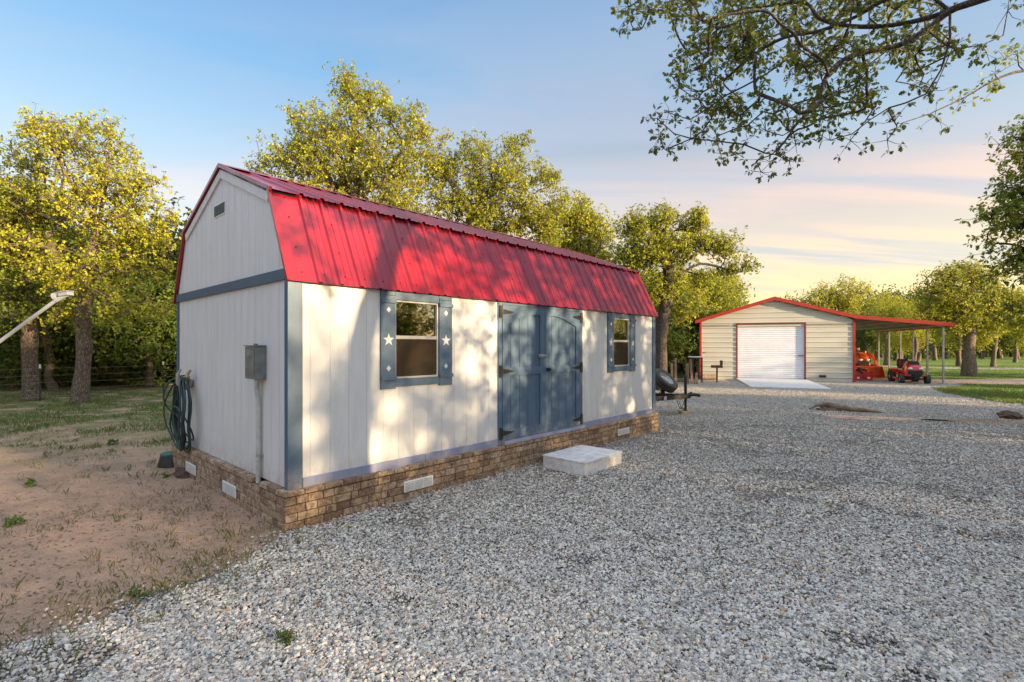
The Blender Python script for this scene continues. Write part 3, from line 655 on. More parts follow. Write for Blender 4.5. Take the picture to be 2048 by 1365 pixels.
# windows with shutters
def star(mb, cx, cz, r, y0, y1, dy=1):
    mb.prism([(cx+(r if i % 2 == 0 else r*.40)*math.sin(math.pi*i/5), cz+(r if i % 2 == 0 else r*.40)*math.cos(math.pi*i/5)) for i in range(10)], y0, y1, 'y')
def window(x0, x1, xl, xr):
    z0, z1, zm = 1.39, 2.285, 1.862
    mb = MB(); fw = .017
    for a, b, c, d in ((x0, x0+fw, z0, z1), (x1-fw, x1, z0, z1), (x0+fw, x1-fw, z0, z0+fw), (x0+fw, x1-fw, z1-fw, z1)): mb.box(a, b, -.006, .05, c, d)
    mb.box(x0+fw, x1-fw, .004, .040, zm-.020, zm+.020)
    fr = mb.build('window', M['cream'], shed, .002)
    mb = MB(); mb.box(x0+fw, x1-fw, .026, .029, zm+.02, z1-fw); mb.build('upper_pane', M['glass'], fr)
    mb = MB(); mb.box(x0+fw, x1-fw, .040, .043, z0+fw, zm-.02); mb.build('lower_pane', M['glass'], fr)
    mb = MB(); mb.box(x0+fw, x1-fw, .014, .015, z0+fw, zm-.02); mb.build('insect_screen', M['screen'], fr)
    mb = MB(); mb.box(x0+.03, x1-.12, .055, .10, z1-.14, z1-.075); mb.build('blind_rail', M['tan'], fr)
    for (a, b) in ((xl, x0-.002), (x1+.004, xr)):
        sh = MB(); sh.box(a, b, -.028, -.001, 1.275, 2.332)
        so = sh.build('shutter', M['blue'], shed, .003)
        
        for zz in (1.375, 2.245): cl = MB(); cl.box(a-.002, b+.004, -.047, -.0285, zz, zz+.045); cl.build('shutter_batten', M['blue'], so, .003)
        st = MB(); cx = (a+b)/2; star(st, cx, 1.83, .075, -.031, -.0285); st.build('star_cutout', M['white'], so)
        for zz in (1.51, 2.17): st = MB(); st.prism([(cx-.030, zz), (cx, zz-.034), (cx+.030, zz), (cx, zz+.034)], -.031, -.0285, 'y'); st.build('diamond_cutout', M['white'], so)
    mb = MB(); mb.box(x0, x1+.002, -.026, -.001, 1.295, 1.387); mb.build('window_sill', M['blue'], shed, .003); mb = MB(); mb.box(x0, x1+.002, -.024, -.001, 2.288, 2.40); mb.box(xl+.001, x0-.003, -.024, -.001, 2.334, 2.40); mb.box(x1+.005, xr-.001, -.024, -.001, 2.334, 2.40); mb.build('window_header', M['blue'], shed, .003)
window(1.20, 1.83, 1.005, 2.04); window(5.97, 6.58, 5.77, 6.78)
# double doors
D0, D1, DM = 2.89, 4.955, 3.925
mb = MB(); mb.box(D0, D0+.075, -.020, -.001, ZB+.0, 2.40); mb.box(D1-.075, D1, -.020, -.001, ZB+.052, 2.40); mb.box(D0+.075, D1-.075, -.018, -.001, 2.345, 2.40)
mb.build('door_frame', M['blue'], shed, .003)
def arch(u, lo=2.08, hi=2.235):  # u 0 at hinge side, 1 at meeting side
    return lo+(hi-lo)*math.sin(min(1, u*1.12)*math.pi/2)
for side in (0, 1):
    a, b = (D0+.079, DM-.003) if not side else (DM+.003, D1-.079)
    zb0, zt = ZB+.056, 2.342
    mb = MB(); board_row(mb, a, b, (b-a)/5, zb0, zt, [], -.004, .008, .007); mb.box(a, b, .009, .03, zb0, zt)
    dr = mb.build('door', M['blue'], shed)
    fr = MB(); y0_, y1_ = -.027, -.0045; st_ = .115
    fr.box(a, a+st_, y0_, y1_, zb0, zt); fr.box(b-st_, b, y0_, y1_, zb0, zt)
    fr.box(a+st_, b-st_, y0_, y1_, zb0, zb0+.14); fr.box(a+st_, b-st_, y0_, y1_, 1.345, 1.455)
    pts = []; K = 12
    for i in range(K+1):
        u = i/K; uu = u if not side else 1-u; pts.append((a+st_+(b-a-2*st_)*u, arch(uu)))
    for p, q in zip(pts, pts[1:]): fr.prism([(p[0], p[1]), (q[0], q[1]), (q[0], zt), (p[0], zt)], y0_, y1_, 'y')
    fr.build('door_rail', M['blue'], dr)
    for zz in (2.245, 1.405, .535):
        h = MB(); x0 = a-.035 if not side else b+.035; s = 1 if not side else -1
        xa, xb = sorted((x0-.030*s, x0+.022*s)); h.box(xa, xb, -.035, -.0275, zz-.085, zz+.085)
        h.prism([(x0+.026*s, zz+.04), (x0+.24*s, zz+.010), (x0+.255*s, zz), (x0+.24*s, zz-.010), (x0+.026*s, zz-.04)], -.034, -.0275, 'y')
        h.cyl((x0+.024*s, -.036, zz-.07), (x0+.024*s, -.036, zz+.07), .008, 8); h.build('hinge', M['black'], dr)
    if not side:
        h = MB(); h.box(b-.16, b-.02, -.036, -.0275, 1.595, 1.64); h.cyl((b-.15, -.042, 1.617), (b+.03, -.042, 1.617), .008, 8); h.build('slide_bolt', M['galv'], dr)
    else:
        h = MB(); h.cyl((a+.055, -.0275, 1.40), (a+.055, -.05, 1.40), .028, 12); h.ball((a+.055, -.075, 1.40), (.028, .022, .028)); h.box(a+.075, a+.13, -.06, -.05, 1.395, 1.41); h.build('door_knob', M['black'], dr)
        h = MB(); h.box(a+.02, a+.06, -.036, -.0275, 1.602, 1.632); h.build('bolt_keeper', M['galv'], dr)
# brick skirt: individual tumbled bricks in four courses under a cap row
bk = MB(); core = MB(); BO = .072
core.box(-BO+.025, SL+BO-.025, -BO+.025, -.0, -.1, .330); core.box(-BO+.025, 0, 0, SW, -.1, .330); core.box(SL, SL+BO-.025, 0, SW, -.1, .330)
core.box(0, SL, 0, .12, -.1, .33); core.box(0, .12, .12, SW, -.1, .33)
random.seed(11)
def bricks(L, put, vents, capskip=()):
    hc = .081
    for c in range(4):
        x = -BO-(random.random()*.12 if c else 0); 
        while x < L+BO:
            ln = random.choice((.075, .11, .15, .19, .20, .205)); a, b = max(x, -BO), min(x+ln, L+BO)
            x += ln+.007
            if b-a < .03: continue
            z0, z1 = c*hc-.002, c*hc+hc-.009
            if any(a < v1 and b > v0 and z1 > w0 and z0 < w1 for v0, v1, w0, w1 in vents): 
                continue
            put(bk, a, b, z0, z1, random.uniform(-.004, .004))
    x = -BO-.008
    while x < L+BO:
        ln = .196; a, b = x, min(x+ln, L+BO+.008); x += ln+.008
        if b-a > .03 and not any(a < q < b for q in capskip): put(bk, a, b, .327, .374+random.uniform(-.003, .003), .010+random.uniform(-.003, .003))
put_front = lambda mb, a, b, z0, z1, j: mb.box(a, b, -BO-j, -BO+.10 if z0 > .3 else -BO+.03, z0, z1)
put_left = lambda mb, a, b, z0, z1, j: mb.box(-BO-j, -BO+.10 if z0 > .3 else -BO+.03, a, b, z0, z1)
put_right = lambda mb, a, b, z0, z1, j: mb.box(SL+BO-.03 if z0 < .3 else SL+BO-.1, SL+BO+j, a, b, z0, z1)
bricks(SL, put_front, [])
bricks(SW, lambda mb, a, b, z0, z1, j: put_left(mb, max(a, -BO+.034 if z0 < .3 else -BO+.106), b, z0, z1, j), [], (.66,))
bricks(SW, lambda mb, a, b, z0, z1, j: put_right(mb, max(a, -BO+.034 if z0 < .3 else -BO+.106), b, z0, z1, j), [])
sk = bk.build('brick_skirt', M['brick'], shed, .004); core.build('mortar', M['mortar'], sk)
def fvent(L0, L1, z0, z1, ax):
    mb = MB(); sl = MB()
    if ax == 'f':
        mb.box(L0, L1, -BO-.014, -BO-.004, z0, z1)
        for k in range(3):
            for j in range(6):
                w_ = (L1-L0-.04)/3; sl.box(L0+.015+k*(w_+.005), L0+.015+k*(w_+.005)+w_-.008, -BO-.018, -BO-.0145, z0+.012+j*(z1-z0-.02)/6, z0+.012+(j+.45)*(z1-z0-.02)/6)
    else:
        mb.box(-BO-.014, -BO-.004, L0, L1, z0, z1)
        for k in range(3):
            for j in range(6):
                w_ = (L1-L0-.04)/3; sl.box(-BO-.018, -BO-.0145, L0+.015+k*(w_+.005), L0+.015+k*(w_+.005)+w_-.008, z0+.012+j*(z1-z0-.02)/6, z0+.012+(j+.45)*(z1-z0-.02)/6)
    o = mb.build('foundation_vent', M['whitep'], shed, .002); sl.build('louvre', M['pvc'], o)
fvent(1.27, 1.69, .085, .21, 'f'); fvent(6.02, 6.44, .10, .215, 'f'); fvent(1.16, 1.58, .07, .20, 'l'); fvent(2.60, 3.02, .07, .20, 'l')

Msh = Matrix.Translation(SC) @ Matrix.Rotation(TH, 4, 'Z')
# electric box + conduit
eb = empty('electrical_box', Msh@Vector((-.001, .68, 0)), TH, 'grey metal electrical box on the shed gable wall with a pipe running down', 'electrical box')
mb = MB(); mb.box(-.098, -.003, -.15, .146, 1.415, 1.755); bo = mb.build('box_body', M['greyb'], eb, .005)
mb = MB(); mb.box(-.105, -.0985, -.145, .141, 1.42, 1.75); mb.add([(-.108,-.11,1.46), (-.108,.11,1.46), (-.108,.11,1.72), (-.108,-.11,1.72), (-.122,-.06,1.53), (-.122,.06,1.53), (-.122,.06,1.66), (-.122,-.06,1.66)], [(0,1,5,4), (1,2,6,5), (2,3,7,6), (3,0,4,7), (4,5,6,7)])
mb.build('cover', M['greyb'], bo); mb = MB(); mb.box(-.115, -.004, -.158, .154, 1.757, 1.768); mb.cyl((-.05, 0, 1.768), (-.05, 0, 1.785), .02); mb.build('rain_lid', M['greyb'], bo)
mb = MB(); mb.tube([(-.05, -.03, 1.41), (-.05, -.03, 1.30), (-.032, -.03, 1.2), (-.032, -.03, .8), (-.036, -.03, .36), (-.036, -.03, .33)], .0235, 12); co_ = mb.build('conduit', M['pvc'], eb, smooth=True)
mb = MB(); mb.cyl((-.032, -.03, .60), (-.032, -.03, .63), .028); mb.box(-.03, -.002, -.075, .01, .607, .623); mb.build('pipe_clamp', M['galv'], co_)

# hose on its hanger
hb = Msh@Vector((-.002, 2.98, 0))
ho = empty('garden_hose', hb, TH, 'dark green garden hose coiled on a hanger at the back corner of the shed', 'hose')
random.seed(3); mb = MB()
pts = []
for k in range(9):
    tilt = random.uniform(-.55, .35); wy = random.uniform(.18, .36); hz = random.uniform(.40, .52); cz = 1.34-hz; ox = -.06-.012*k; n = 26
    for i in range(n):
        a = 2*math.pi*i/n+math.pi/2; yy = wy*math.cos(a)*(1+.15*math.sin(3*a+k)); zz = cz+hz*math.sin(a)
        pull = 1-.45*max(0, math.sin(a))**2; yy *= pull
        pts.append(Vector((ox-abs(yy)*abs(tilt)*.6+.01*math.sin(5*a), yy+random.uniform(-.006, .006), zz)))
mb.tube(pts, .0105, 8)
pts = [Vector((-.08-.22*math.sin(math.pi*i/14), .10+.10*math.sin(math.pi*i/14), 1.36-.55*(1-math.cos(math.pi*i/14))/2)) for i in range(15)]; mb.tube(pts, .0105, 8)
pts = [Vector((-.12-.1*math.sin(2*math.pi*i/20), .0+.24*math.cos(2*math.pi*i/20), .72+.24*math.sin(2*math.pi*i/20))) for i in range(20)]; mb.tube(pts, .0105, 8, closed=True)
mb.build('hose_coil', M['hose'], ho, smooth=True)
mb = MB(); mb.tube([(-.01, .03, 1.30), (-.05, .03, 1.22), (-.10, .03, 1.20), (-.17, .03, 1.27), (-.18, .03, 1.38), (-.14, .03, 1.45)], [.04, .05, .055, .035, .02, .012], 10); mb.build('hanger', M['tan'], ho, smooth=True)
mb = MB(); mb.tube([(-.05, -.03, 1.43), (-.10, -.10, 1.38), (-.12, -.17, 1.33)], [.018, .022, .026], 10); mb.build('nozzle', M['brass'], ho, smooth=True)
# valve box and riser
vb = empty('valve_box', (-5.02, 7.32, 0), 0, 'black round valve box with a green lid beside the brick skirt', 'valve box')
mb = MB(); mb.lathe([(.185, -.02), (.18, .03), (.145, .165)], Matrix.Identity(4)); mb.build('box_body', M['blackp'], vb, smooth=True)
mb = MB(); mb.lathe([(.15, .166), (.15, .182), (.14, .19)], Matrix.Identity(4)); mb.box(-.04, .04, -.01, .01, .1905, .197); mb.build('lid', M['lid'], vb, smooth=True)
mb = MB(); q0 = Vector((-5.02, 7.45, .0)); top = Msh@Vector((-.05, 3.66, 0))
mb.tube([q0, q0+Vector((0, 0, .42)), q0+Vector((.01, 0, .46)), Vector((top.x, top.y, .60)), Vector((top.x, top.y, .66)), Vector((top.x, top.y, 1.22))], .019, 10)
wp = mb.build('water_pipe', M['whitep'], smooth=True); tag(wp, 'white plastic water pipe rising from the valve box to a tap at the shed corner', 'pipe')
mb = MB(); mb.cyl((top.x-.07, top.y-.03, 1.20), (top.x+.01, top.y, 1.20), .018); mb.cyl((top.x-.06, top.y-.03, 1.14), (top.x-.06, top.y-.03, 1.27), .012); mb.build('tap', M['brass'], wp)
# white step
st = empty('door_step', Msh@Vector((4.01, -.68, 0)), TH, 'low white painted wooden box step on the gravel in front of the blue doors', 'step')
mb = MB(); mb.box(-.50, .47, -.36, .36, .0, .175); mb.build('step_box', M['step'], st, .004)
mb = MB(); mb.box(-.51, .48, -.37, -.125, .176, .196); mb.box(-.51, .48, -.12, .125, .176, .196); mb.box(-.51, .48, .13, .37, .176, .196); mb.build('step_top', M['step'], st, .004)

# ------------------------------------------------------------------ trees
def grow(trunk, start, targets, R0, seed, kpath=.22, seg=.4, rt=.007, droop=0, limbs=(), ee=None):
    """connect cluster centres to a trunk the cheapest way, giving crooked forking limbs"""
    rs = np.random.default_rng(seed); pos = [np.array(p, float) for p in trunk]; par = [-1]+list(range(len(trunk)-1)); att = [i >= start for i in range(len(trunk))]
    for lb in limbs:
        pi = lb[0] if lb[0] >= 0 else len(trunk)+lb[0]
        for p in lb[1]: pos.append(np.array(p, float)); par.append(pi); att.append(True); pi = len(pos)-1
    n0 = len(pos); cap = n0+len(targets)*40+10; A = np.zeros((cap, 3)); PL = np.zeros(cap); PA = np.full(cap, -1); AT = np.zeros(cap, bool)
    for i, p in enumerate(pos):
        A[i] = p; PA[i] = par[i]; AT[i] = att[i]; PL[i] = 0 if par[i] < 0 else PL[par[i]]+np.linalg.norm(p-pos[par[i]])
    n = n0; o = np.array(trunk[-1]); order = np.argsort(np.linalg.norm(targets-o, axis=1)); tips = []
    ids = np.arange(cap)
    for ti in order:
        T = targets[ti]; dd = np.linalg.norm(A[:n]-T, axis=1)
        low = np.maximum(0, A[:n, 2]-T[2])*.35
        cost = np.where(AT[:n], dd+kpath*PL[:n]+low, 1e9); j = int(np.argmin(cost)); d = dd[j]
        if d < .02: tips.append(j); continue
        k = max(2, int(math.ceil(d/seg))); p0 = A[j]; pd = p0-A[PA[j]] if PA[j] >= 0 else np.array([0, 0, 1.]); pd = pd/(np.linalg.norm(pd)+1e-9)
        c1 = p0+pd*d*.30+np.array([0, 0, .10*d]); last = j
        for s in range(1, k+1):
            u = s/k; q = (1-u)**2*p0+2*u*(1-u)*c1+u*u*T
            if s < k: q = q+rs.normal(0, .05*min(1.5, d)**.7, 3)
            A[n] = q; PA[n] = last; AT[n] = True; PL[n] = PL[last]+np.linalg.norm(q-A[last]); last = n; n += 1
        tips.append(last)
    cnt = np.zeros(n)
    for i in tips: cnt[i] += 1
    ch = [[] for _ in range(n)]
    for i in range(n):
        if PA[i] >= 0: ch[PA[i]].append(i)
    for i in range(n-1, -1, -1):      # parents always come first
        if PA[i] >= 0: cnt[PA[i]] += max(cnt[i], .4)
    e = ee or math.log(max(cnt[0], 2))/math.log(R0/rt); rad = rt*np.maximum(cnt, 1)**(1/e)
    for i in range(len(trunk)): rad[i] = max(rad[i], R0*(1-.35*i/len(trunk)))
    rad[0] = R0*1.35
    chains = []; stack = [(0, None)]
    while stack:
        i, p = stack.pop(); c = [p] if p is not None else []; rr = [min(rad[p], rad[i]*1.15)] if p is not None else []
        while True:
            c.append(i); rr.append(rad[i])
            if not ch[i]: break
            ks = sorted(ch[i], key=lambda q: -cnt[q]); main = ks[0]
            for q in ks[1:]: stack.append((q, i))
            i = main
        chains.append(([A[q] for q in c], rr))
    return chains, A[:n], PA[:n]
def tubes_np(chains, thick=8, thin=5):
    V = []; Q = []; o = 0
    for pts, rr in chains:
        P_ = np.array(pts); rr = np.array(rr); n = thick if rr[0] > .05 else thin
        if rr[0] > .018 and len(P_) > 1:   # smooth and roughen thick limbs
            u = np.linspace(0, len(P_)-1, (len(P_)-1)*3+1); i0 = np.minimum(u.astype(int), len(P_)-2); fr = (u-i0)[:, None]; fr = fr
            Pm = np.vstack([2*P_[0]-P_[1], P_, 2*P_[-1]-P_[-2]]); a, b, c, d = Pm[i0], Pm[i0+1], Pm[i0+2], Pm[i0+3]
            P_ = .5*((2*b)+(-a+c)*fr+(2*a-5*b+4*c-d)*fr**2+(-a+3*b-3*c+d)*fr**3); rr = np.interp(u, np.arange(len(rr)), rr)*(1+.06*np.sin(u*5.1+P_[:, 0]*3)); n = 12 if rr[0] > .12 else (8 if rr[0] > .05 else 5)
        D = np.gradient(P_, axis=0) if len(P_) > 1 else np.array([[0, 0, 1.]]); D /= np.linalg.norm(D, axis=1, keepdims=True)+1e-9
        up = np.cross(D[0], [0, 0, 1.] if abs(D[0][2]) < .9 else [1., 0, 0]); up /= np.linalg.norm(up)
        an = np.arange(n)*2*np.pi/n
        for i in range(len(P_)):
            up = up-D[i]*up.dot(D[i]); up /= np.linalg.norm(up)+1e-9; q = np.cross(D[i], up)
            rk = rr[i]*(1+(.07*np.sin(an*3+i*.7) if rr[i] > .08 else 0)); V.append(P_[i]+(np.outer(np.cos(an)*rk, up)+np.outer(np.sin(an)*rk, q)))
        m = len(P_); base = o+np.arange(m-1)[:, None]*n; k = np.arange(n); l = (k+1) % n
        Q.append(np.stack([base+k, base+l, base+n+l, base+n+k], -1).reshape(-1, 4)); o += m*n
    return np.vstack(V), np.vstack(Q)
def ellipsoid_pts(blobs, n, rs, shell=.55):
    vols = np.array([b[3]*b[4]*b[5] for b in blobs])**.72; vols /= vols.sum(); out = []
    for b, c in zip(blobs, rs.multinomial(n, vols)):
        d = rs.normal(0, 1, (c, 3)); d /= np.linalg.norm(d, axis=1, keepdims=True); r = rs.random((c, 1))**shell
        out.append(np.array(b[:3])+d*r*np.array(b[3:6]))
    return np.vstack(out)
def make_tree(name, base, trunk, blobs, ncl, nros, per, lsize, R0, seed, label, cat='tree', bark='bark', leaf='leaf', start=3, csp=.26, shape='kite', group=None, kpath=.22, limbs=(), extra=None, twig=True, shell=.5, droop=.2, zmin=.8, ee=None):
    rs = np.random.default_rng(seed); root = empty(name, base, 0, label, cat, group); b0 = np.array(base)
    T = ellipsoid_pts(blobs, ncl, rs, shell)
    if extra is not None: T = np.vstack([T, extra])
    T = T[T[:, 2] > zmin]
    chains, A, PA = grow(trunk, start, T, R0, seed, kpath, limbs=limbs, ee=ee)
    ros = np.repeat(T, nros, 0)+np.clip(rs.normal(0, csp, (len(T)*nros, 3)), -2*csp, 2*csp); cen = np.repeat(T, nros, 0)
    axis = ros-cen+rs.normal(0, .05, ros.shape); axis /= np.linalg.norm(axis, axis=1, keepdims=True)
    V, Q = tubes_np(chains)
    if twig:
        d = ros-cen; u = np.cross(d, [0.31, .2, .9]); u /= np.linalg.norm(u, axis=1, keepdims=True)+1e-9; v = np.cross(d, u); v /= np.linalg.norm(v, axis=1, keepdims=True)+1e-9; r_ = .0035
        mid = cen+d*.55+rs.normal(0, csp*.12, d.shape); W = []
        for c_, k_ in ((cen, 1.5), (mid, 1.1), (ros, .7)):
            for a in (0, 2.094, 4.189): W.append(c_+(u*math.cos(a)+v*math.sin(a))*r_*k_)
        W = np.stack(W, 1).reshape(-1, 3); nb = len(ros); bi = np.arange(nb)[:, None]*9
        q = np.vstack([bi+np.array([i*3+k, i*3+(k+1) % 3, i*3+3+(k+1) % 3, i*3+3+k]) for i in (0, 1) for k in range(3)])
        Q = np.vstack([Q, q+len(V)]); V = np.vstack([V, W])
    to = npmesh('trunk', V-b0, Q, M[bark], root); to.data.polygons.foreach_set('use_smooth', [True]*len(to.data.polygons))
    LV, LQ, k = leaf_mesh(ros, axis, per, lsize, rs, shape, droop); npmesh('crown', LV-b0, LQ, M[leaf], root, k)
    return root
def pxblobs(lst, Y, dz=1.0, flat=.85, spread=1.0):
    out = []
    for b in lst:
        px, py, r = b[:3]; dy = b[3] if len(b) > 3 else 0; p = P(px, py, Y+dy); rr = r/F*(Y+dy); out.append((p.x, p.y, p.z, rr, rr*dz, rr*flat))
    return out
def pxpath(lst, Y): return [tuple(P(a, b, Y+(c[0] if c else 0))) for a, b, *c in lst]
def gbase(px, py): 
    g_ = G(px, py); return (g_.x, g_.y, 0)

# T1: tall sunlit oak at far left
b = gbase(160, 806); Yt = b[1]
make_tree('oak_tree', b, [b]+pxpath([(164,760), (168,700), (166,650), (172,600), (180,545), (188,500), (196,450)], Yt),
    pxblobs([(110,290,70), (210,300,62), (55,330,60,1), (285,385,55), (185,390,85), (85,430,75,1), (300,470,45), (335,545,32), (245,540,60), (130,545,70,-1), (40,500,60), (340,440,22), (170,250,25), (90,255,25), (250,460,60), (300,620,40), (230,620,45,-1), (130,630,40)], Yt, 1.1),
    620, 9, 7, .09, .20, 11, 'tall sunlit oak with a pale leaning trunk at the left, in front of the fence', start=5, csp=.165, limbs=[(-1, pxpath([(150,380), (122,330), (100,290)], Yt)), (-1, pxpath([(212,370), (214,310)], Yt))])
b = gbase(66, 801); Yt = b[1]
make_tree('oak_tree', b, [b]+pxpath([(62,760), (58,700), (60,650), (52,600), (45,550), (40,500)], Yt),
    pxblobs([(10,430,80), (60,520,70), (-70,480,100), (10,600,75,-1), (95,600,50), (-60,620,80), (60,400,50), (120,480,40)], Yt, 1.1),
    520, 9, 7, .095, .21, 12, 'dark trunked oak at the left edge with a patch of sun low on its bark', start=4, csp=.22, leaf='leafg')
# centre group behind the shed
b = (P(700, 700, 18).x, 18, 0)
make_tree('oak_tree', b, [b]+pxpath([(700,680), (712,600), (705,520), (700,450), (715,400)], 18),
    pxblobs([(703,185,42), (765,215,58), (640,265,70), (715,300,90), (825,250,45), (580,310,58), (585,230,22), (650,370,80), (800,350,80), (860,290,45), (535,350,34), (700,160,22), (560,400,50), (800,420,70), (620,430,50)], 18, 1.3),
    840, 9, 7, .095, .24, 21, 'tallest sunlit oak behind the shed, its crown peaking over the red roof', start=4, csp=.165)
b = (P(960, 700, 19.5).x, 19.5, 0)
make_tree('oak_tree', b, [b]+pxpath([(950,640), (955,560), (950,500), (940,450), (960,410)], 19.5),
    pxblobs([(880,340,45), (945,320,50), (1035,290,32), (1010,370,70), (1095,350,38), (1060,430,65), (920,410,75), (1120,400,32), (1090,470,40), (970,450,70), (1010,310,20)], 19.5, 1.3),
    660, 9, 7, .095, .22, 22, 'rounded oak behind the middle of the red roof, right of the tallest crown', start=4, csp=.165, leaf='leaf')
b = (P(1165, 700, 23).x, 23, 0)
make_tree('oak_tree', b, [b]+pxpath([(1160,640), (1155,580), (1160,540), (1150,500)], 23),
    pxblobs([(1110,450,38), (1165,440,40), (1150,490,45), (1205,470,28), (1120,520,40), (1195,520,40), (1160,410,18)], 23, 1.4),
    380, 8, 6, .14, .22, 23, 'small yellow oak rising over the far end of the red roof', start=3, csp=.22)
# T4 right of the shed
b = (P(1324, 700, 20).x, 20, 0)
make_tree('oak_tree', b, [b]+pxpath([(1323,745), (1322,690), (1326,640), (1332,600), (1338,565), (1333,525), (1330,490)], 20),
    pxblobs([(1270,450,36), (1320,440,34), (1385,445,32), (1405,490,36), (1295,505,48), (1350,495,50), (1445,495,30), (1490,525,24), (1250,510,34), (1330,570,36), (1400,560,26), (1290,600,32), (1370,620,26), (1450,540,20), (1475,470,12)], 20, 1.4),
    560, 9, 7, .10, .24, 24, 'spreading oak between the shed and the metal garage with a long limb to the right', start=4, csp=.165, bark='bark2',
    limbs=[(4, pxpath([(1362,548), (1400,528), (1440,535), (1480,545)], 20)), (5, pxpath([(1300,575), (1275,570)], 20))])
# right lawn tree T5
b = gbase(1938, 753); Yt = b[1]
make_tree('oak_tree', b, [b]+pxpath([(1938,700), (1940,660), (1948,640), (1945,620), (1930,605), (1922,590)], Yt),
    pxblobs([(1885,560,32), (1925,550,32), (1965,560,30), (1860,590,24), (1900,600,36), (1950,600,34), (1995,590,30), (2035,610,30), (1990,630,28), (1920,640,30), (1880,640,24), (1850,620,16), (2040,640,28), (1965,650,22)], Yt, 1.3),
    520, 8, 6, .14, .28, 31, 'big dark trunked oak on the lawn right of the carport', start=3, csp=.24, leaf='leafg', limbs=[(3, pxpath([(1965,625), (1990,610)], Yt))])
# pale thinly leaved tree behind the garage
b = (P(1680, 700, 46).x, 46, 0)
make_tree('oak_tree', b, [b]+pxpath([(1680,680), (1684,650), (1680,620)], 46),
    pxblobs([(1690,570,18), (1720,585,16), (1650,585,20), (1620,600,16), (1680,600,26), (1735,575,8), (1700,610,24), (1640,615,18)], 46, 1.3), 260, 6, 5, .17, .3, 32,
    'pale sparse tree showing above the garage roof', start=2, csp=.35)
# overhanging oak at top right
def PP(px, py, Y): return tuple(P(px, py, Y))
trunkA = [(6.15,.72,0), (6.12,.75,1.2), (6.1,.8,2.4), (6.15,.95,3.5), (6.3,1.7,4.6), (6.3,3.2,5.4)]
limbs = [(5, [PP(2120,-60,5.2), PP(1960,0,5.8), PP(1900,22,6.0), PP(1840,40,6.3), PP(1770,52,6.5), PP(1700,52,6.8), PP(1640,38,7.0), PP(1610,5,7.1), PP(1600,-40,7.2)]),
  (8, [PP(1860,55,6.1), PP(1800,90,6.2), PP(1740,102,6.3), PP(1690,118,6.4), PP(1655,150,6.4), PP(1640,185,6.4), PP(1615,222,6.4), PP(1585,260,6.5), PP(1550,310,6.6)]),
  (5, [PP(1980,-90,6.0), PP(1780,-5,6.3), PP(1715,32,6.5), PP(1640,62,6.7), PP(1600,88,6.8), PP(1570,122,6.9), PP(1530,150,7.0), PP(1490,172,7.1), PP(1450,192,7.2), PP(1415,218,7.3), PP(1380,240,7.4), PP(1335,225,7.5)]),
  (8, [PP(1900,80,5.9), PP(1882,140,6.0), PP(1852,188,6.1), PP(1812,206,6.2), PP(1778,216,6.4), PP(1740,240,6.5)]),
  (27, [PP(1570,75,7.0), PP(1510,108,7.3), PP(1455,155,7.6), PP(1405,185,7.8), PP(1365,172,8.0)]),
  (13, [PP(1540,12,7.4), PP(1480,18,7.6), PP(1425,45,7.8), PP(1390,80,8.0)])]
cl = [(1255,35),(1290,55),(1300,15),(1345,20),(1390,50),(1380,80),(1375,110),(1400,140),(1345,150),(1360,175),(1330,225),(1310,235),(1325,265),(1340,295),(1385,285),(1405,265),(1440,270),(1440,305),(1480,290),(1500,250),(1520,320),(1560,325),(1520,345),(1590,290),(1550,230),(1600,200),(1640,240),(1660,280),(1700,275),(1780,285),(1790,240),(1740,225),(1740,180),(1710,190),(1830,150),(1850,165),(1880,185),(1905,100),(1960,90),(2010,20),(1820,110),(1560,300),(1490,200),(1450,230),(1530,270),(1610,250),(1680,230),(1420,170),(1460,140),(1400,200)]
rsA = np.random.default_rng(77); ex_ = [PP(a+rsA.normal(0, 5), b_+rsA.normal(0, 5), 6.3+rsA.random()*1.6) for a, b_ in cl]
poly = [(1240,0),(1330,60),(1380,60),(1360,140),(1340,190),(1400,230),(1500,240),(1560,280),(1600,240),(1700,230),(1760,200),(1830,160),(1900,110),(1930,60),(1900,-60),(1240,-60)]
while len(ex_) < 255:
    a, b_ = rsA.uniform(1240, 1960), rsA.uniform(-60, 300)
    dens = 1 if (1380 < a < 1800 and b_ < 150) else .55
    if inpoly(np.array([a]), np.array([b_]), poly)[0] and rsA.random() < dens: ex_.append(PP(a, b_, 5.9+rsA.random()*2.6))
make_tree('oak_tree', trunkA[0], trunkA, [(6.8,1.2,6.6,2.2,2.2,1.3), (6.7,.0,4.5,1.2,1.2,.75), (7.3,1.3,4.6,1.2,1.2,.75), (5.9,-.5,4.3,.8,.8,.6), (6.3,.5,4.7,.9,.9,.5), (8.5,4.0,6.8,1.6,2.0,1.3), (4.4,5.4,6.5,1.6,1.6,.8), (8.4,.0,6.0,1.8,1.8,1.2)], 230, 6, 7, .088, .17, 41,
    'oak whose leafy boughs hang down into the sky at top right', start=3, csp=.105, shape='lobed', bark='bark2', leaf='leafo', limbs=limbs, extra=np.array(ex_), kpath=.10, shell=.6, droop=.35, zmin=2.6, ee=2.9)
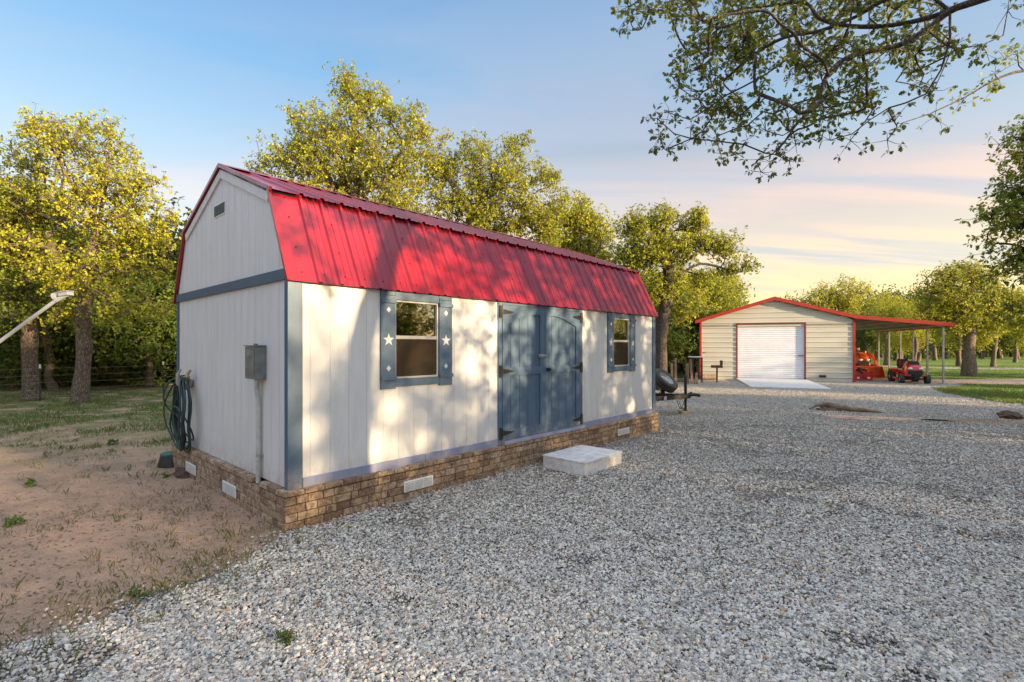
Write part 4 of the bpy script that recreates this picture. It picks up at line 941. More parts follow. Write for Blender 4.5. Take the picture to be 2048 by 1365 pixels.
# tree on the right edge
trB = [(12.6,9.6,0), (12.5,9.6,1.5), (12.4,9.7,3.0), (12.2,9.8,4.3), (12.0,9.8,5.2)]
YB = 9.8
make_tree('oak_tree', trB[0], trB, pxblobs([(2040,290,40), (2060,350,60), (2010,420,36), (2050,440,50), (1990,480,26), (2030,500,36), (2025,545,28), (1983,435,18), (1972,505,18), (2000,330,16), (2080,530,60), (2120,400,90), (2040,380,30), (1975,470,15), (2035,610,20), (2110,250,60)], YB, 1.3), 190, 6, 6, .10, .24, 42,
    'dark green oak reaching in from the right edge', start=2, csp=.12, shape='lobed', leaf='leafg', bark='bark2', extra=np.array([PP(1420+k*60, 600, 9.8) for k in ()]+[PP(1870,235,8.6), PP(1925,205,8.8), PP(1990,175,9.0), PP(2010,120,9.2), PP(2035,110,9.3), PP(1990,150,9.0)]), limbs=[(4, [PP(2120,150,9.6), PP(2048,142,9.4), PP(1990,160,9.1), PP(1930,195,8.9), PP(1860,228,8.6), PP(1800,248,8.4)])], kpath=.12, droop=.3, zmin=2.0)

# generic oaks: four shapes, reused for the woods all round
rsv = np.random.default_rng(5)
def variant(seed, h, w_, low, dens=1.0, leaf='leafg', lsz=.17, label='', nm='oak_tree'):
    rs = np.random.default_rng(seed); tr = [(0, 0, 0)]; x = y = 0
    for i in range(1, 8): x += rs.normal(0, .10); y += rs.normal(0, .10); tr.append((x, y, h*.72*i/7))
    bl = []
    for k in range(12):
        a = rs.random()*6.28; zz = low+(h-low)*rs.random()**.8; rad = w_*(1-.55*abs((zz-low)/(h-low)-.35))*rs.uniform(.35, .8); bl.append((rad*math.cos(a), rad*math.sin(a), zz-.3, w_*.42, w_*.42, h*.11))
    bl.append((0, 0, h*.8, w_*.5, w_*.5, h*.17)); bl.append((0, 0, (low+h)/2, w_*.6, w_*.6, (h-low)*.35))
    return make_tree(nm, (0,0,0), tr, bl, int(300*dens), 7, 5, lsz, h*.028, seed, label, leaf=leaf, start=3, csp=.30, twig=False, shell=.4, zmin=.4)
GR = 'oaks of the wood behind the yard'
LB = 'oak among the crowded trees of the wood beyond the yard'
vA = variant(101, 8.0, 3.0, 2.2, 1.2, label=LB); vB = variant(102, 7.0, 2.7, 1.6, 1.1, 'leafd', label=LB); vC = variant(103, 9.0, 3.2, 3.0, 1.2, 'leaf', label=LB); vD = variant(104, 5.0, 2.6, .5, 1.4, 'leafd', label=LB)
vN = variant(106, 6.5, 2.8, 1.8, .68, 'leaf', .12, label=LB)
vN['group'] = GR
vS = variant(105, 8.0, 3.2, 1.6, .62, 'leaf', label=LB)
for v in (vA, vB, vC, vD, vS): v['group'] = GR
first = {id(v): True for v in (vA, vB, vC, vD, vS, vN)}
ntree = 0
def plant(v, x, y, s=1.0, label=None, group=GR, rz=None, sz=None):
    global ntree
    ntree += 1; rz = rsv.random()*6.28 if rz is None else rz; sc_ = (s, s, s if sz is None else sz)
    lab = label or LB
    if first.get(id(v)):
        first[id(v)] = False; v.location = (x, y, 0); v.rotation_euler = (0, 0, rz); v.scale = sc_; v['label'] = lab; v['group'] = group; return v
    return copy_thing(v, (x, y, 0), rz, sc_, lab, group)
def pl(px, Y, v, s=1.0, **k): return plant(v, (px-1024)/F*Y, Y, s, **k)
# left wood
for px, Y, v, s in [(30,21,vD,1.0), (130,22,vD,1.05), (225,23,vD,.9), (300,22,vD,1.0), (360,24,vD,1.0), (440,25,vD,1.1), (-60,22,vB,1), (0,26,vB,.95), (95,27,vA,.85), (185,29,vB,.95), (255,27,vA,.8), (330,30,vB,.9), (40,31,vA,1.1), (140,33,vC,1.05), (215,34,vA,1.1), (290,33,vC,.95), (350,35,vB,1.0), (-30,30,vC,1.1), (390,27,vD,1.2), (70,36,vD,1.6), (160,38,vD,1.6), (240,37,vD,1.6), (310,39,vD,1.6), (380,36,vD,1.6), (460,33,vD,1.5), (540,30,vD,1.4), (620,33,vD,1.4),
    (700,30,vD,1.3), (800,34,vD,1.4), (900,32,vD,1.3), (1000,34,vD,1.3), (-20,40,vD,1.8), (1080,34,vD,1.3)]: pl(px, Y, v, s)
pl(108, 20, vB, .72, label='slim dark oak standing between the two big left trunks, behind the fence', group='')
# between shed and garage and behind the garage
for px, Y, v, s, *lb in [(1255,27,vC,.62,'small yellow green oak just left of the spreading oak, over the shed roof end'), (1300,33,vC,.8), (1345,28,vB,.72,'dark low crowned oak just right of the spreading oak trunk'), (1385,31,vC,.72,'yellow oak beside the shaded left wall of the metal garage'), (1362,36,vD,1.3), (1415,37,vC,.78,'yellow oak whose crown shows above the left eave of the garage'), (1460,42,vC,.85), (1310,44,vD,1.6), (1380,45,vD,1.7), (1440,48,vD,1.6), (1230,38,vD,1.4), (1500,52,vA,.75), (1160,36,vD,1.5),
    (1600,60,vD,1.5), (1660,62,vC,.75), (1540,60,vD,1.3)]: pl(px, Y, v, s, **(dict(label=lb[0], group='') if lb else {}))
for px, Y, v, s, lb in [(1735,52,vB,.8,'oak seen over the carport roof nearest the garage wall'), (1772,47,vC,.68,'bright yellow oak seen between the orange tractor and the mower'), (1800,50,vA,.78,'oak with leaning trunk straight behind the riding mower seat'), (1825,42,vC,.60,'small bright oak behind the two front carport posts')]: pl(px, Y, v, s, label=lb, group='')
for px, Y, v, s in [(1700,58,vD,1.5), (1752,62,vC,.9), (1790,64,vB,1.0), (1835,60,vA,.9), (1870,64,vC,.85), (1760,72,vD,1.9), (1810,74,vD,1.9)]: pl(px, Y, v, s)
pl(1918, 45, vA, .80, label='grey trunked oak just left of and behind the big lawn oak', group='')
pl(1986, 43, vC, .66, label='slim pale trunked oak near the road, right of the big lawn oak', group='')
for px, Y, v, s in [(1890,72,vB,1.25), (1925,78,vA,1.2), (1962,74,vB,1.25), (2000,76,vC,1.1), (2035,72,vB,1.25), (2075,70,vA,1.2), (1905,86,vD,2.1), (1945,88,vD,2.1), (1985,88,vD,2.1), (2025,86,vD,2.1), (2065,84,vD,2.2), (1855,80,vD,2.0), (2100,66,vB,1.2), (2030,56,vA,.75), (2080,52,vC,.8)]: pl(px, Y, v, s)
# trees to the right and behind the photographer, towards the sun: they shade the yard
SD = np.array([math.cos(SUN_AZ), math.sin(SUN_AZ)]); PD = np.array([-SD[1], SD[0]])
def sunside(dist, off, v, s, **k):
    q = np.array([-1., 5.])+SD*dist+PD*off; return plant(v, float(q[0]), float(q[1]), s, label='oak in the wood to the right of the yard, towards the sun', group='oaks towards the sun', **k)
sunlist = []
for i, off in enumerate(np.arange(-16, 40, 2.6)): sunlist.append((19+rsv.random()*3+(4 if off > 14 else 0), off+rsv.normal(0, .5), vD, .62+.1*rsv.random()))
for i, off in enumerate(np.arange(-18, 46, 4.6)): sunlist.append((27+rsv.random()*5, off+rsv.normal(0, .8), vS, .85+.2*rsv.random()))

sunlist = [q_ for i_, q_ in enumerate(sunlist) if not (17 < q_[1] < 36 and i_ % 2)]
sunlist += [(12.5, 2.6, vN, 1.08), (13.0, 6.4, vN, 1.12), (14.5, -4.2, vN, 1.1), (16, 10.0, vN, 1.1), (17, 4.5, vN, 1.15), (18, -5.5, vN, 1.1), (20, 15, vN, 1.1), (22, 22, vN, 1.1), (24, 29, vN, 1.1)]
for dd, off, v, s in sunlist:
    q = np.array([-1., 5.])+SD*dd+PD*off
    if q[1] > 0 and q[0]/max(q[1], .1) < 1.12: continue
    sunside(dd, off, v, s)
# more wood all round behind the photographer so reflections and side views are not empty
for i in range(16):
    a = R(175+i*8.5); rr = 24+rsv.random()*8; plant((vA, vB, vC)[i % 3], rr*math.cos(a), rr*math.sin(a), 1.0, label='oak in the wood behind the photographer', group='oaks behind the photographer')
for i in range(16):
    a = R(118+i*3.8); rr = 26+rsv.random()*16; plant((vB, vD, vA)[i % 3], rr*math.cos(a), rr*math.sin(a), (1.0, 1.7, 1.1)[i % 3], label='oak in the wood far left of the shed beyond the picture edge', group='oaks beyond the left edge')
# far undergrowth closing the gaps under the crowns: nobody could count it
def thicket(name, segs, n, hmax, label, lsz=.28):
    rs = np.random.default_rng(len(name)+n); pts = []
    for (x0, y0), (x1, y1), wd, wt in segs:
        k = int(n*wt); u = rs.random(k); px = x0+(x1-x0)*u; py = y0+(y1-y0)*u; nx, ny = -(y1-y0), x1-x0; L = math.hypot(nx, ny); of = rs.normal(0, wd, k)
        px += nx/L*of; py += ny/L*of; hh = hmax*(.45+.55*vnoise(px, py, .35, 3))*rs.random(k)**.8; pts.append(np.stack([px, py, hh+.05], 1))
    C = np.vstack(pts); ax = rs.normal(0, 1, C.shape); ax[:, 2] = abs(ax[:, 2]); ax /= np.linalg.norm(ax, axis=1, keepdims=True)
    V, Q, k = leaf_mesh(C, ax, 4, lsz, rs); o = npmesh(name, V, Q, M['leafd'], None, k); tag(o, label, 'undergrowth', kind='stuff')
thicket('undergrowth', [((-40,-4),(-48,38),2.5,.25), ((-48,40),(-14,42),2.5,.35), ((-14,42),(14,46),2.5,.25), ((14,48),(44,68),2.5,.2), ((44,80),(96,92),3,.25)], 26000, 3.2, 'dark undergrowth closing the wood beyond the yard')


# ------------------------------------------------------------------ metal garage with carport
GA = Vector((10.18, 26.8, 0)); GT = math.atan2(-2.24, 6.80); GW, GD = 7.16, 9.4
gar = empty('metal_garage', GA, GT, 'beige ribbed metal garage with white roller door, red trim and a side carport', 'garage')
ZL, ZP, ZRR = 3.20, 4.27, 3.25
def groof(x): return ZL+(ZP-ZL)*x/(GW/2) if x < GW/2 else ZP+(ZRR-ZP)*(x-GW/2)/(GW/2)
def hsiding(mb, z0, z1, xa, xb, pitch=.256):
    """horizontal ribbed panel on the front, clipped under the gable"""
    z = z0; rows = []
    while z < z1: rows += [(z, 0), (z+.175, 0), (z+.20, .028), (z+.232, .028)]; z += pitch
    rows.append((z, 0))
    for (za, oa), (zb, ob) in zip(rows, rows[1:]):
        zb = min(zb, z1)
        if za >= zb: break
        def ext(zz):
            l, r = xa, xb
            if zz > ZL-.1: l = max(l, (zz-(ZL-.1))/(ZP-ZL)*(GW/2)); 
            if zz > ZRR-.1: r = min(r, GW-(zz-(ZRR-.1))/(ZP-ZRR)*(GW/2))
            return l, r
        l0, r0 = ext(za); l1, r1 = ext(zb)
        if r0 <= l0: break
        if r1 < l1: l1 = r1 = (l1+r1)/2
        mb.add([(l0, -oa, za), (r0, -oa, za), (r1, -ob, zb), (l1, -ob, zb)], [(0,1,2,3)])
DX0, DX1, DZ = 1.80, 5.03, 2.93
mb = MB(); hsiding(mb, 0, DZ, 0, DX0); hsiding(mb, 0, DZ, DX1, GW)
z = 0
hs = MB(); hsiding(hs, .256*11, 4.3, 0, GW); mb.add(hs.v, hs.f)
mb.box(DX0, DX1, .0, .01, .256*11-.0, .256*11+.15) if False else None
mb.build('front_wall', M['beige'], gar, fixn=False)
mb = MB()
z = 0
while z < 3.1:
    for xx, s in ((0, -1), (GW, 1)):
        pr = [(z, 0), (z+.175, 0), (z+.20, .028*s), (z+.232, .028*s), (z+.256, 0)]
        for (za, oa), (zb, ob) in zip(pr, pr[1:]): mb.add([(xx+oa, 0, za), (xx+oa, GD, za), (xx+ob, GD, min(zb, 3.2)), (xx+ob, 0, min(zb, 3.2))], [(0,1,2,3)])
    z += .256
mb.box(0, GW, GD, GD+.03, 0, 3.2); mb.build('side_wall', M['beige'], gar, fixn=False)
mb = MB(); z = .02
while z < DZ-.03:
    pr = [(z, .0), (z+.035, -.016), (z+.065, -.016), (z+.098, 0)]
    for (za, oa), (zb, ob) in zip(pr, pr[1:]): mb.add([(DX0+.05, .06+oa, za), (DX1-.05, .06+oa, za), (DX1-.05, .06+ob, zb), (DX0+.05, .06+ob, zb)], [(0,1,2,3)])
    z += .098
mb.box(DX0+.05, DX1-.05, .03, .05, .0, .05); rd = mb.build('roller_door', M['doorw'], gar, fixn=False)
mb = MB(); mb.box(DX1-.34, DX1-.08, .01, .035, 1.28, 1.33); mb.build('door_latch', M['brass'], rd)
mb = MB(); mb.box(DX0-.01, DX0+.055, -.035, .06, 0, DZ); mb.box(DX1-.055, DX1+.01, -.035, .06, 0, DZ); mb.box(DX0-.01, DX1+.01, -.037, .06, DZ-.0, DZ+.07); mb.build('door_trim', M['dkred'], gar)
mb = MB(); mb.box(-.03, .075, -.045, .06, 0, 3.16)
mb.build('corner_trim', M['red'], gar); mb = MB(); mb.box(GW-.075, GW+.03, -.045, .06, 0, 3.2); mb.build('corner_trim', M['red'], gar)
# roof: main gable plus lean-to
LX, LZ = GW+3.95, 2.80
prof_top = [(-.22, ZL-.02), (GW/2, ZP+.06), (GW+.02, ZRR+.06), (LX, LZ+.06)]
rf = MB()
for (xa, za), (xb, zb) in zip(prof_top, prof_top[1:]):
    rf.add([(xa, -.16, za), (xb, -.16, zb), (xb, GD+.1, zb), (xa, GD+.1, za), (xa, -.16, za-.03), (xb, -.16, zb-.03), (xb, GD+.1, zb-.03), (xa, GD+.1, za-.03)], [(0,1,2,3), (7,6,5,4), (0,4,5,1), (3,2,6,7)])
    n_ = int(GD/.23)
    for i in range(n_): y_ = -.1+i*.23; rf.add([(xa, y_, za), (xb, y_, zb), (xb, y_+.02, zb+.02), (xa, y_+.02, za+.02), (xb, y_+.05, zb), (xa, y_+.05, za)], [(0,1,2,3), (3,2,4,5)])
rfo = rf.build('roof', [M['red']], gar)
mb = MB()
for (xa, za), (xb, zb) in zip(prof_top, prof_top[1:]):
    mb.add([(xa, -.20, za+.02), (xb, -.20, zb+.02), (xb, -.20, zb-.16), (xa, -.20, za-.16), (xa, -.165, za+.02), (xb, -.165, zb+.02), (xb, -.165, zb-.16), (xa, -.165, za-.16)], [(0,1,2,3), (7,6,5,4), (0,4,5,1), (3,2,6,7), (0,3,7,4), (1,5,6,2)])
mb.box(LX-.02, LX+.02, -.2, GD+.1, LZ-.12, LZ+.09); mb.box(-.26, -.22, -.2, GD+.1, ZL-.16, ZL-.0); mb.build('fascia', M['red'], rfo)
mb = MB()
for (xa, za), (xb, zb) in zip(prof_top[1:], prof_top[2:]): mb.add([(xa, -.155, za-.034), (xb, -.155, zb-.034), (xb, GD+.09, zb-.034), (xa, GD+.09, za-.034)], [(0,1,2,3)])
mb.build('roof_underside', M['dgalv'], rfo)
mb = MB()   # purlins and rafters below the carport roof
for i in range(7):
    y_ = .05+i*1.56
    if y_ < GD: mb.add([(GW+.05, y_, ZRR-.06), (LX-.15, y_, LZ-.02), (LX-.15, y_+.06, LZ-.02), (GW+.05, y_+.06, ZRR-.06), (GW+.05, y_, ZRR+.02), (LX-.15, y_, LZ+.02), (LX-.15, y_+.06, LZ+.02), (GW+.05, y_+.06, ZRR+.02)], [(3,2,1,0), (0,1,5,4), (2,3,7,6)])
for k in range(1, 4):
    x_ = GW+k*.95; z_ = ZRR+(LZ-ZRR)*(x_-GW)/(LX-GW); mb.box(x_, x_+.05, 0, GD, z_-.06, z_+.0)
mb.build('rafter', M['galv'], rfo)
for i in range(6):
    mb = MB(); y_ = .0+i*1.56; mb.box(LX-.37, LX-.30, y_, y_+.07, 0, LZ+.02); mb.box(LX-.44, LX-.23, y_-.05, y_+.12, 0, .02); mb.build('carport_post', M['post'], gar)
mb = MB(); mb.box(LX-.37, LX-.30, 0, GD-1, LZ-.08, LZ+.0); mb.build('carport_beam', M['post'], gar)
Mg = Matrix.Translation(GA) @ Matrix.Rotation(GT, 4, 'Z')
mb = MB(); mb.box(5.62, 5.92, -.07, -.03, .22, .33, Matrix.Translation((0,0,0)) ); mb.build('wall_flap', M['blackp'], gar)
ramp = MB(); ramp.add([(DX0-.03, -.05, .10), (DX1+.03, -.05, .10), (DX1-.25, -5.4, .05), (DX0-.0, -5.2, .05), (DX0-.03, -.05, -.05), (DX1+.03, -.05, -.05), (DX1-.25, -5.4, -.05), (DX0-.0, -5.2, -.05)], [(0,1,2,3), (4,7,6,5), (0,4,5,1), (1,5,6,2), (2,6,7,3), (3,7,4,0)])
ro_ = ramp.build('concrete_ramp', M['concrete'], bevel=.01); ro_.location = GA; ro_.rotation_euler = (0, 0, GT); tag(ro_, 'flat pale concrete ramp on the gravel leading to the white roller door', 'ramp')
# meter box on the garage side
mb = MB(); mb.box(-.28, -.04, .8, 1.25, 1.35, 2.05); mb.tube([(-.12, 1.0, 2.05), (-.12, 1.0, 3.1)], .03, 8); mb.tube([(-.12, 1.0, 1.35), (-.12, 1.0, 0)], .03, 8)
mo = mb.build('meter_box', M['greyb'], bevel=.01); mo.location = GA; mo.rotation_euler = (0, 0, GT); tag(mo, 'grey meter box on the shaded left side of the metal garage', 'meter box')

# yard things by the garage
def at(px, py): g_ = G(px, py); return (g_.x, g_.y, 0)
def s(npx, Y): return npx/F*Y
lr = empty('firewood_rack', at(1360, 768), R(-8), 'rusty firewood rack frame of posts and rails left of the garage', 'rack')
for i, (x_, y_) in enumerate([(-.36,0), (.36,0), (-.30,.5), (.40,.5)]):
    mb = MB(); mb.box(x_-.035, x_+.035, y_-.035, y_+.035, 0, .98); mb.build('upright', M['newwood'] if i % 2 == 0 else M['wood'], lr)
mb = MB(); mb.box(-.42, .42, -.04, .04, .985, 1.04); mb.box(-.42, .42, -.03, .03, .09, .15); mb.box(-.36, .46, .47, .53, .985, 1.03); mb.build('rail', M['rust'], lr)
mb = MB()
for k in range(5): mb.cyl((-.3+.13*k, -.02, .20), (-.28+.13*k, .55, .20), .055, 8)
mb.build('log', M['wood'], lr)
mb = MB(); mb.box(-.05, .05, -.04, .04, 0, 1.22); o = mb.build('timber_post', M['wood'], bevel=.005); o.location = at(1351, 768.5); tag(o, 'grey upright timber post in front of the firewood rack', 'post')
mb = MB(); mb.box(-.05, .05, -.04, .04, 0, 1.18, Matrix.Rotation(R(-4), 4, 'Y')); mb.box(.10, .19, -.04, .04, 0, .55, Matrix.Rotation(R(7), 4, 'Y')); mb.box(.22, .28, -.04, .04, 0, .42, Matrix.Rotation(R(-5), 4, 'Y'))
o = mb.build('timber_stakes', M['wood'], bevel=.005); o.location = at(1384, 769); tag(o, 'leaning bundle of weathered stakes between the rack and the white topped stand', 'stakes')
tb = empty('work_stand', at(1396, 765), R(-18), 'tall black metal stand with a thin white top at the garage corner', 'stand')
mb = MB(); mb.box(-.46, .30, -.28, .28, 1.24, 1.275); mb.build('table_top', M['whitep'], tb)
for x_, y_ in ((-.25,-.22), (.18,-.22), (-.25,.22), (.18,.22)): mb = MB(); mb.box(x_-.025, x_+.025, y_-.025, y_+.025, 0, 1.18); mb.build('leg', M['rust'], tb)
mb = MB(); mb.box(-.28, .21, -.25, .25, 1.18, 1.239); mb.box(-.25, .18, -.23, -.21, .45, .49); mb.tube([(-.25, -.22, .3), (.18, -.22, .9)], .012, 6); mb.build('brace', M['rust'], tb)
gl_ = empty('park_grill', at(1434, 765), R(-15), 'rusty park grill on a single steel post before the beige garage wall', 'grill')
mb = MB(); mb.cyl((0, 0, 0), (0, 0, .72), .04, 8); mb.build('post', M['rust'], gl_)
mb = MB(); mb.box(-.26, .24, -.2, .2, .72, .745); mb.box(-.26, .24, -.2, -.18, .745, .84); mb.box(-.26, .24, .18, .2, .745, .84); mb.box(-.26, -.24, -.18, .18, .745, .84); mb.box(.16, .24, -.2, .2, .846, 1.08); mb.build('firebox', M['rust'], gl_)
mb = MB(); mb.cyl((-.42, 0, .15), (.38, .02, .15), .14, 14); o = mb.build('log', M['wood'], smooth=True); o.location = at(1418, 760); tag(o, 'thick log lying on the gravel against the garage wall beside the grill', 'log')
mb = MB(); mb.cyl((.385, .02, .15), (.392, .02, .15), .138, 14); mb.build('cut_end', M['newwood'], o)
mb = MB(); mb.tube([(-.1, 0, 0), (-.1, 0, .42), (0, 0, .48), (.1, 0, .42), (.1, 0, 0)], .014, 6); mb.tube([(-.1, 0, .3), (-.22, 0, .42)], .012, 6)
o = mb.build('pipe_stand', M['rust']); o.location = at(1412, 757.5)+Vector((0,0,0)) if False else Vector(at(1412, 757.8)); tag(o, 'small bent iron frame behind the log against the garage wall', 'iron frame')

# ------------------------------------------------------------------ trailer
def wheel_mb(r, w_, rim_r, M_, tread=True):
    """tyre as a lathe about local z"""
    t_ = MB(); pr = [(rim_r, -w_*.42), (r*.82, -w_*.5), (r*.96, -w_*.44), (r, -w_*.30), (r, -w_*.1), (r*.985, -w_*.08), (r*.985, w_*.08), (r, w_*.1), (r, w_*.30), (r*.96, w_*.44), (r*.82, w_*.5), (rim_r, w_*.42)]
    vs = []; n = 28
    for (a, h) in pr:
        for k in range(n): an = 2*math.pi*k/n; vs.append(M_@Vector((a*math.cos(an), a*math.sin(an), h)))
    m_ = len(pr); t_.add(vs, [(i*n+k, i*n+(k+1) % n, ((i+1) % m_)*n+(k+1) % n, ((i+1) % m_)*n+k) for i in range(m_) for k in range(n)])
    return t_
def rim_mb(rim_r, w_, M_):
    t_ = MB(); t_.lathe([(rim_r*1.0, -w_*.35), (rim_r*1.02, w_*.38), (rim_r*.9, w_*.38), (rim_r*.8, w_*.12), (rim_r*.35, w_*.16), (rim_r*.3, w_*.3)], M_, 20)
    return t_
def add_wheel(parent, c, r, w_, axis, rimr=.5, rmat='rim'):
    q = Vector(axis).to_track_quat('Z', 'Y').to_matrix().to_4x4(); M_ = Matrix.Translation(c)@q
    wo_ = wheel_mb(r, w_, r*rimr, M_).build('wheel', M['rubber'], parent, smooth=True); rim_mb(r*rimr, w_, M_).build('rim', M[rmat], wo_, smooth=True); return wo_
tp = G(1371, 829)
tr = empty('utility_trailer', (tp.x, tp.y, 0), R(187), 'black utility trailer parked behind the shed, its tongue and jack sticking out', 'trailer')
# local +x runs back along the trailer (to the left in the picture)
mb = MB()
for sg in (-1, 1):
    a = Vector((-.05, sg*.05, .47)); b_ = Vector((1.55, sg*.72, .47)); d = (b_-a).normalized(); q = d.to_track_quat('X', 'Z').to_matrix().to_4x4(); mb.box(0, (b_-a).length, -.03, .03, -.055, .055, Matrix.Translation(a)@q)
mb.box(-.12, .35, -.05, .05, .42, .525); fr = mb.build('tongue', M['black'], tr, .004)
mb = MB(); mb.box(1.55, 4.6, -.80, -.72, .415, .525); mb.box(1.55, 4.6, .72, .80, .415, .525)
for k in range(6): mb.box(1.55+k*.6, 1.61+k*.6, -.72, .72, .42, .50)
mb.box(1.55, 1.61, -.80, -.74, .53, .95); mb.box(1.55, 1.61, .74, .80, .53, .95); mb.box(1.55, 1.61, -.74, .74, .90, .95)
mb.build('bed_frame', M['black'], tr); mb = MB()
for k in range(8): mb.box(1.62, 4.6, -.71+k*.18, -.71+k*.18+.17, .505, .535)
mb.build('deck', M['wood'], tr)
for sg in (-1, 1): add_wheel(tr, (3.4, sg*.95, .33), .33, .2, (0, sg, 0), .5)
mb = MB(); mb.tube([(-.08, 0, .5), (-.20, 0, .51), (-.36, 0, .50)], [.055, .05, .042], 10); mb.ball((-.36, 0, .485), (.06, .045, .04)); mb.box(-.18, -.12, -.012, .012, .53, .58); mb.build('coupler', M['black'], tr, smooth=True)
mb = MB(); mb.cyl((0, .0, .11), (0, .0, .88), .030, 10); mb.cyl((0, 0, .52), (0, 0, .98), .036, 10); mb.cyl((0, 0, .096), (0, 0, .11), .06, 10); mb.tube([(0, 0, .94), (.03, .12, .94), (.03, .12, 1.02)], .008, 6); mb.build('jack', M['black'], tr, smooth=True)
for sg in (-1, 1):
    mb = MB(); n = 14; mb.tube([Vector((-.02+.22*i/n, sg*.06, .44-.30*math.sin(math.pi*min(1, i/n*.9)))) for i in range(n+1)], .008, 5); mb.build('safety_chain', M['rust'], tr)
mb = MB(); mb.cyl((.62, -.3, .42), (.62, -.3, .28), .012, 6); mb.cyl((.82, .25, .5), (.82, .25, .62), .01, 6); mb.build('wiring', M['black'], tr)
M_sp = Matrix.Translation((.56, -.02, .88))@(Matrix.Rotation(R(-187), 3, 'Z')@Vector((.50, -.48, .72))).to_track_quat('Z', 'Y').to_matrix().to_4x4()
sw = wheel_mb(.365, .22, .21, M_sp).build('spare_wheel', M['rubber'], tr, smooth=True); rim_mb(.21, .22, M_sp).build('rim', M['rim'], sw, smooth=True)
mb = MB(); mb.box(.58, .66, -.04, .04, .52, .80); mb.tube([(.62, 0, .8), (.46, 0, .84)], .03, 8); mb.build('spare_bracket', M['black'], tr)
mb = MB(); mb.box(-.045, .045, -.0021, .0021, -.045, .045); o = mb.build('sticker', mat('pink_sticker', (.50,.30,.50), .5), tr)
ang = math.atan2(.67, 1.6); o.location = (.74, .05+.67*(.79/1.6)+.046, .47); o.rotation_euler = (0, 0, ang)
o2 = MB(); 
wb = MB(); wb.box(-.14, .14, -.10, .10, .0, .095); o = wb.build('wood_block', M['newwood'], bevel=.006); o.location = (tp.x-.02, tp.y, 0); o.rotation_euler = (0, 0, R(12)); tag(o, 'short pale wooden block under the trailer jack', 'wood block')

# ------------------------------------------------------------------ stumps and debris
def rough_lump(name, loc, dims, seed, m, label, cat, n=26, mm=14, amp=.25, fr=5):
    mb = MB(); mb.ball((0, 0, 0), (1, 1, 1), n, mm); vs = []
    for v in mb.v:
        v = Vector(v); k = 1+amp*(float(vnoise(v.x*1.3+v.z, v.y*1.3-v.z, fr*.4, seed))*1.2+float(vnoise(v.x+v.z*2, v.y+v.z, fr, seed+2))*.6-.9)
        vs.append((v.x*dims[0]*k, v.y*dims[1]*k, v.z*dims[2]*k))
    mb.v = vs; o = mb.build(name, m, smooth=False); o.location = loc; tag(o, label, cat); return o
a = G(1655, 822)
M['stumpw'] = mat('old_stump_wood', (.17,.11,.07), .9, 0, 0, 6, .8, 30, col2=(.32,.24,.17))
st_ = rough_lump('tree_root', (a.x, a.y, .02), (.26,.18,.15), 3, M['stumpw'], 'grey gnarled old root stump lying in the gravel with bare sand beside it', 'stump', amp=.6)
mb = MB(); mb.tube([(-.15, -.05, .18), (.2, -.1, .12), (.5, -.25, .06), (.95, -.5, .03), (1.15, -.6, -.02)], [.06, .085, .06, .045, .02], 10); mb.tube([(0, 0, .15), (-.25, .02, .14), (-.45, .1, .02)], [.06, .05, .02], 8); mb.build('root', M['stumpw'], st_, smooth=True)
sheet('sand_patch', BARE[0], .018, M['sand'], .12, .15, 9)
a = G(2020, 838)
M['rotw'] = mat('rotten_wood', (.07,.04,.025), .95, 0, 0, 9, .9, 40, col2=(.14,.08,.045))
rough_lump('tree_stump', (a.x, a.y, .06), (.24,.22,.12), 8, M['rotw'], 'low dark brown rotten stump in the gravel near the right edge', 'stump', amp=.4)
sheet('dirt_patch', BARE[1], .018, M['soil'], .15, .15, 11)
rough_lump('dirt_mound', (-4.42, 6.85, -.02), (.30,.22,.10), 12, mat('brown_litter', (.14,.08,.05), .95, 0, .6, 14, 1, 60), 'small mound of dark dug soil against the brick skirt by the valve box', 'soil mound', amp=.5)

# broad leaved weeds that stand out
def weed(px, py, r, label, n=22, seed=1):
    g_ = G(px, py); rs = np.random.default_rng(seed); root = empty('weed_plant', (g_.x, g_.y, 0), 0, label, 'weed')
    ros = rs.normal(0, r*.5, (n, 3)); ros[:, 2] = abs(ros[:, 2])*.9+.01; ax = ros/(np.linalg.norm(ros, axis=1, keepdims=True)+1e-9)
    V, Q, k = leaf_mesh(ros, ax, 5, r*.75, rs, droop=.0); npmesh('foliage', V, Q, M['leafbright'], root, k)
    mb = MB()
    for q in ros[:8]: mb.tube([(0, 0, 0), tuple(q)], .003, 4)
    mb.build('stem', M['leafbright'], root)
M['leafbright'] = leaf_mat('weed_leaf', (.06,.11,.02), (.11,.18,.03), (.20,.26,.05))
weed(573, 1288, .045, 'bright green weed tuft alone in the gravel near the bottom of the picture', 16, 2)
weed(277, 1193, .045, 'small round green weed on the sand beside the gravel edge', 14, 3)
weed(60, 972, .06, 'leafy green weed on the sand at the far left', 20, 4)
weed(225, 890, .07, 'green weed on the sand left of the valve box', 20, 5)
weed(382, 912, .10, 'bright leafy weed growing at the skirt below the garden hose', 26, 6)
weed(333, 955, .05, 'little yellow green seedling beside the soil mound', 12, 7)
weed(30, 1050, .055, 'low spreading green weed at the left edge of the picture', 22, 8)

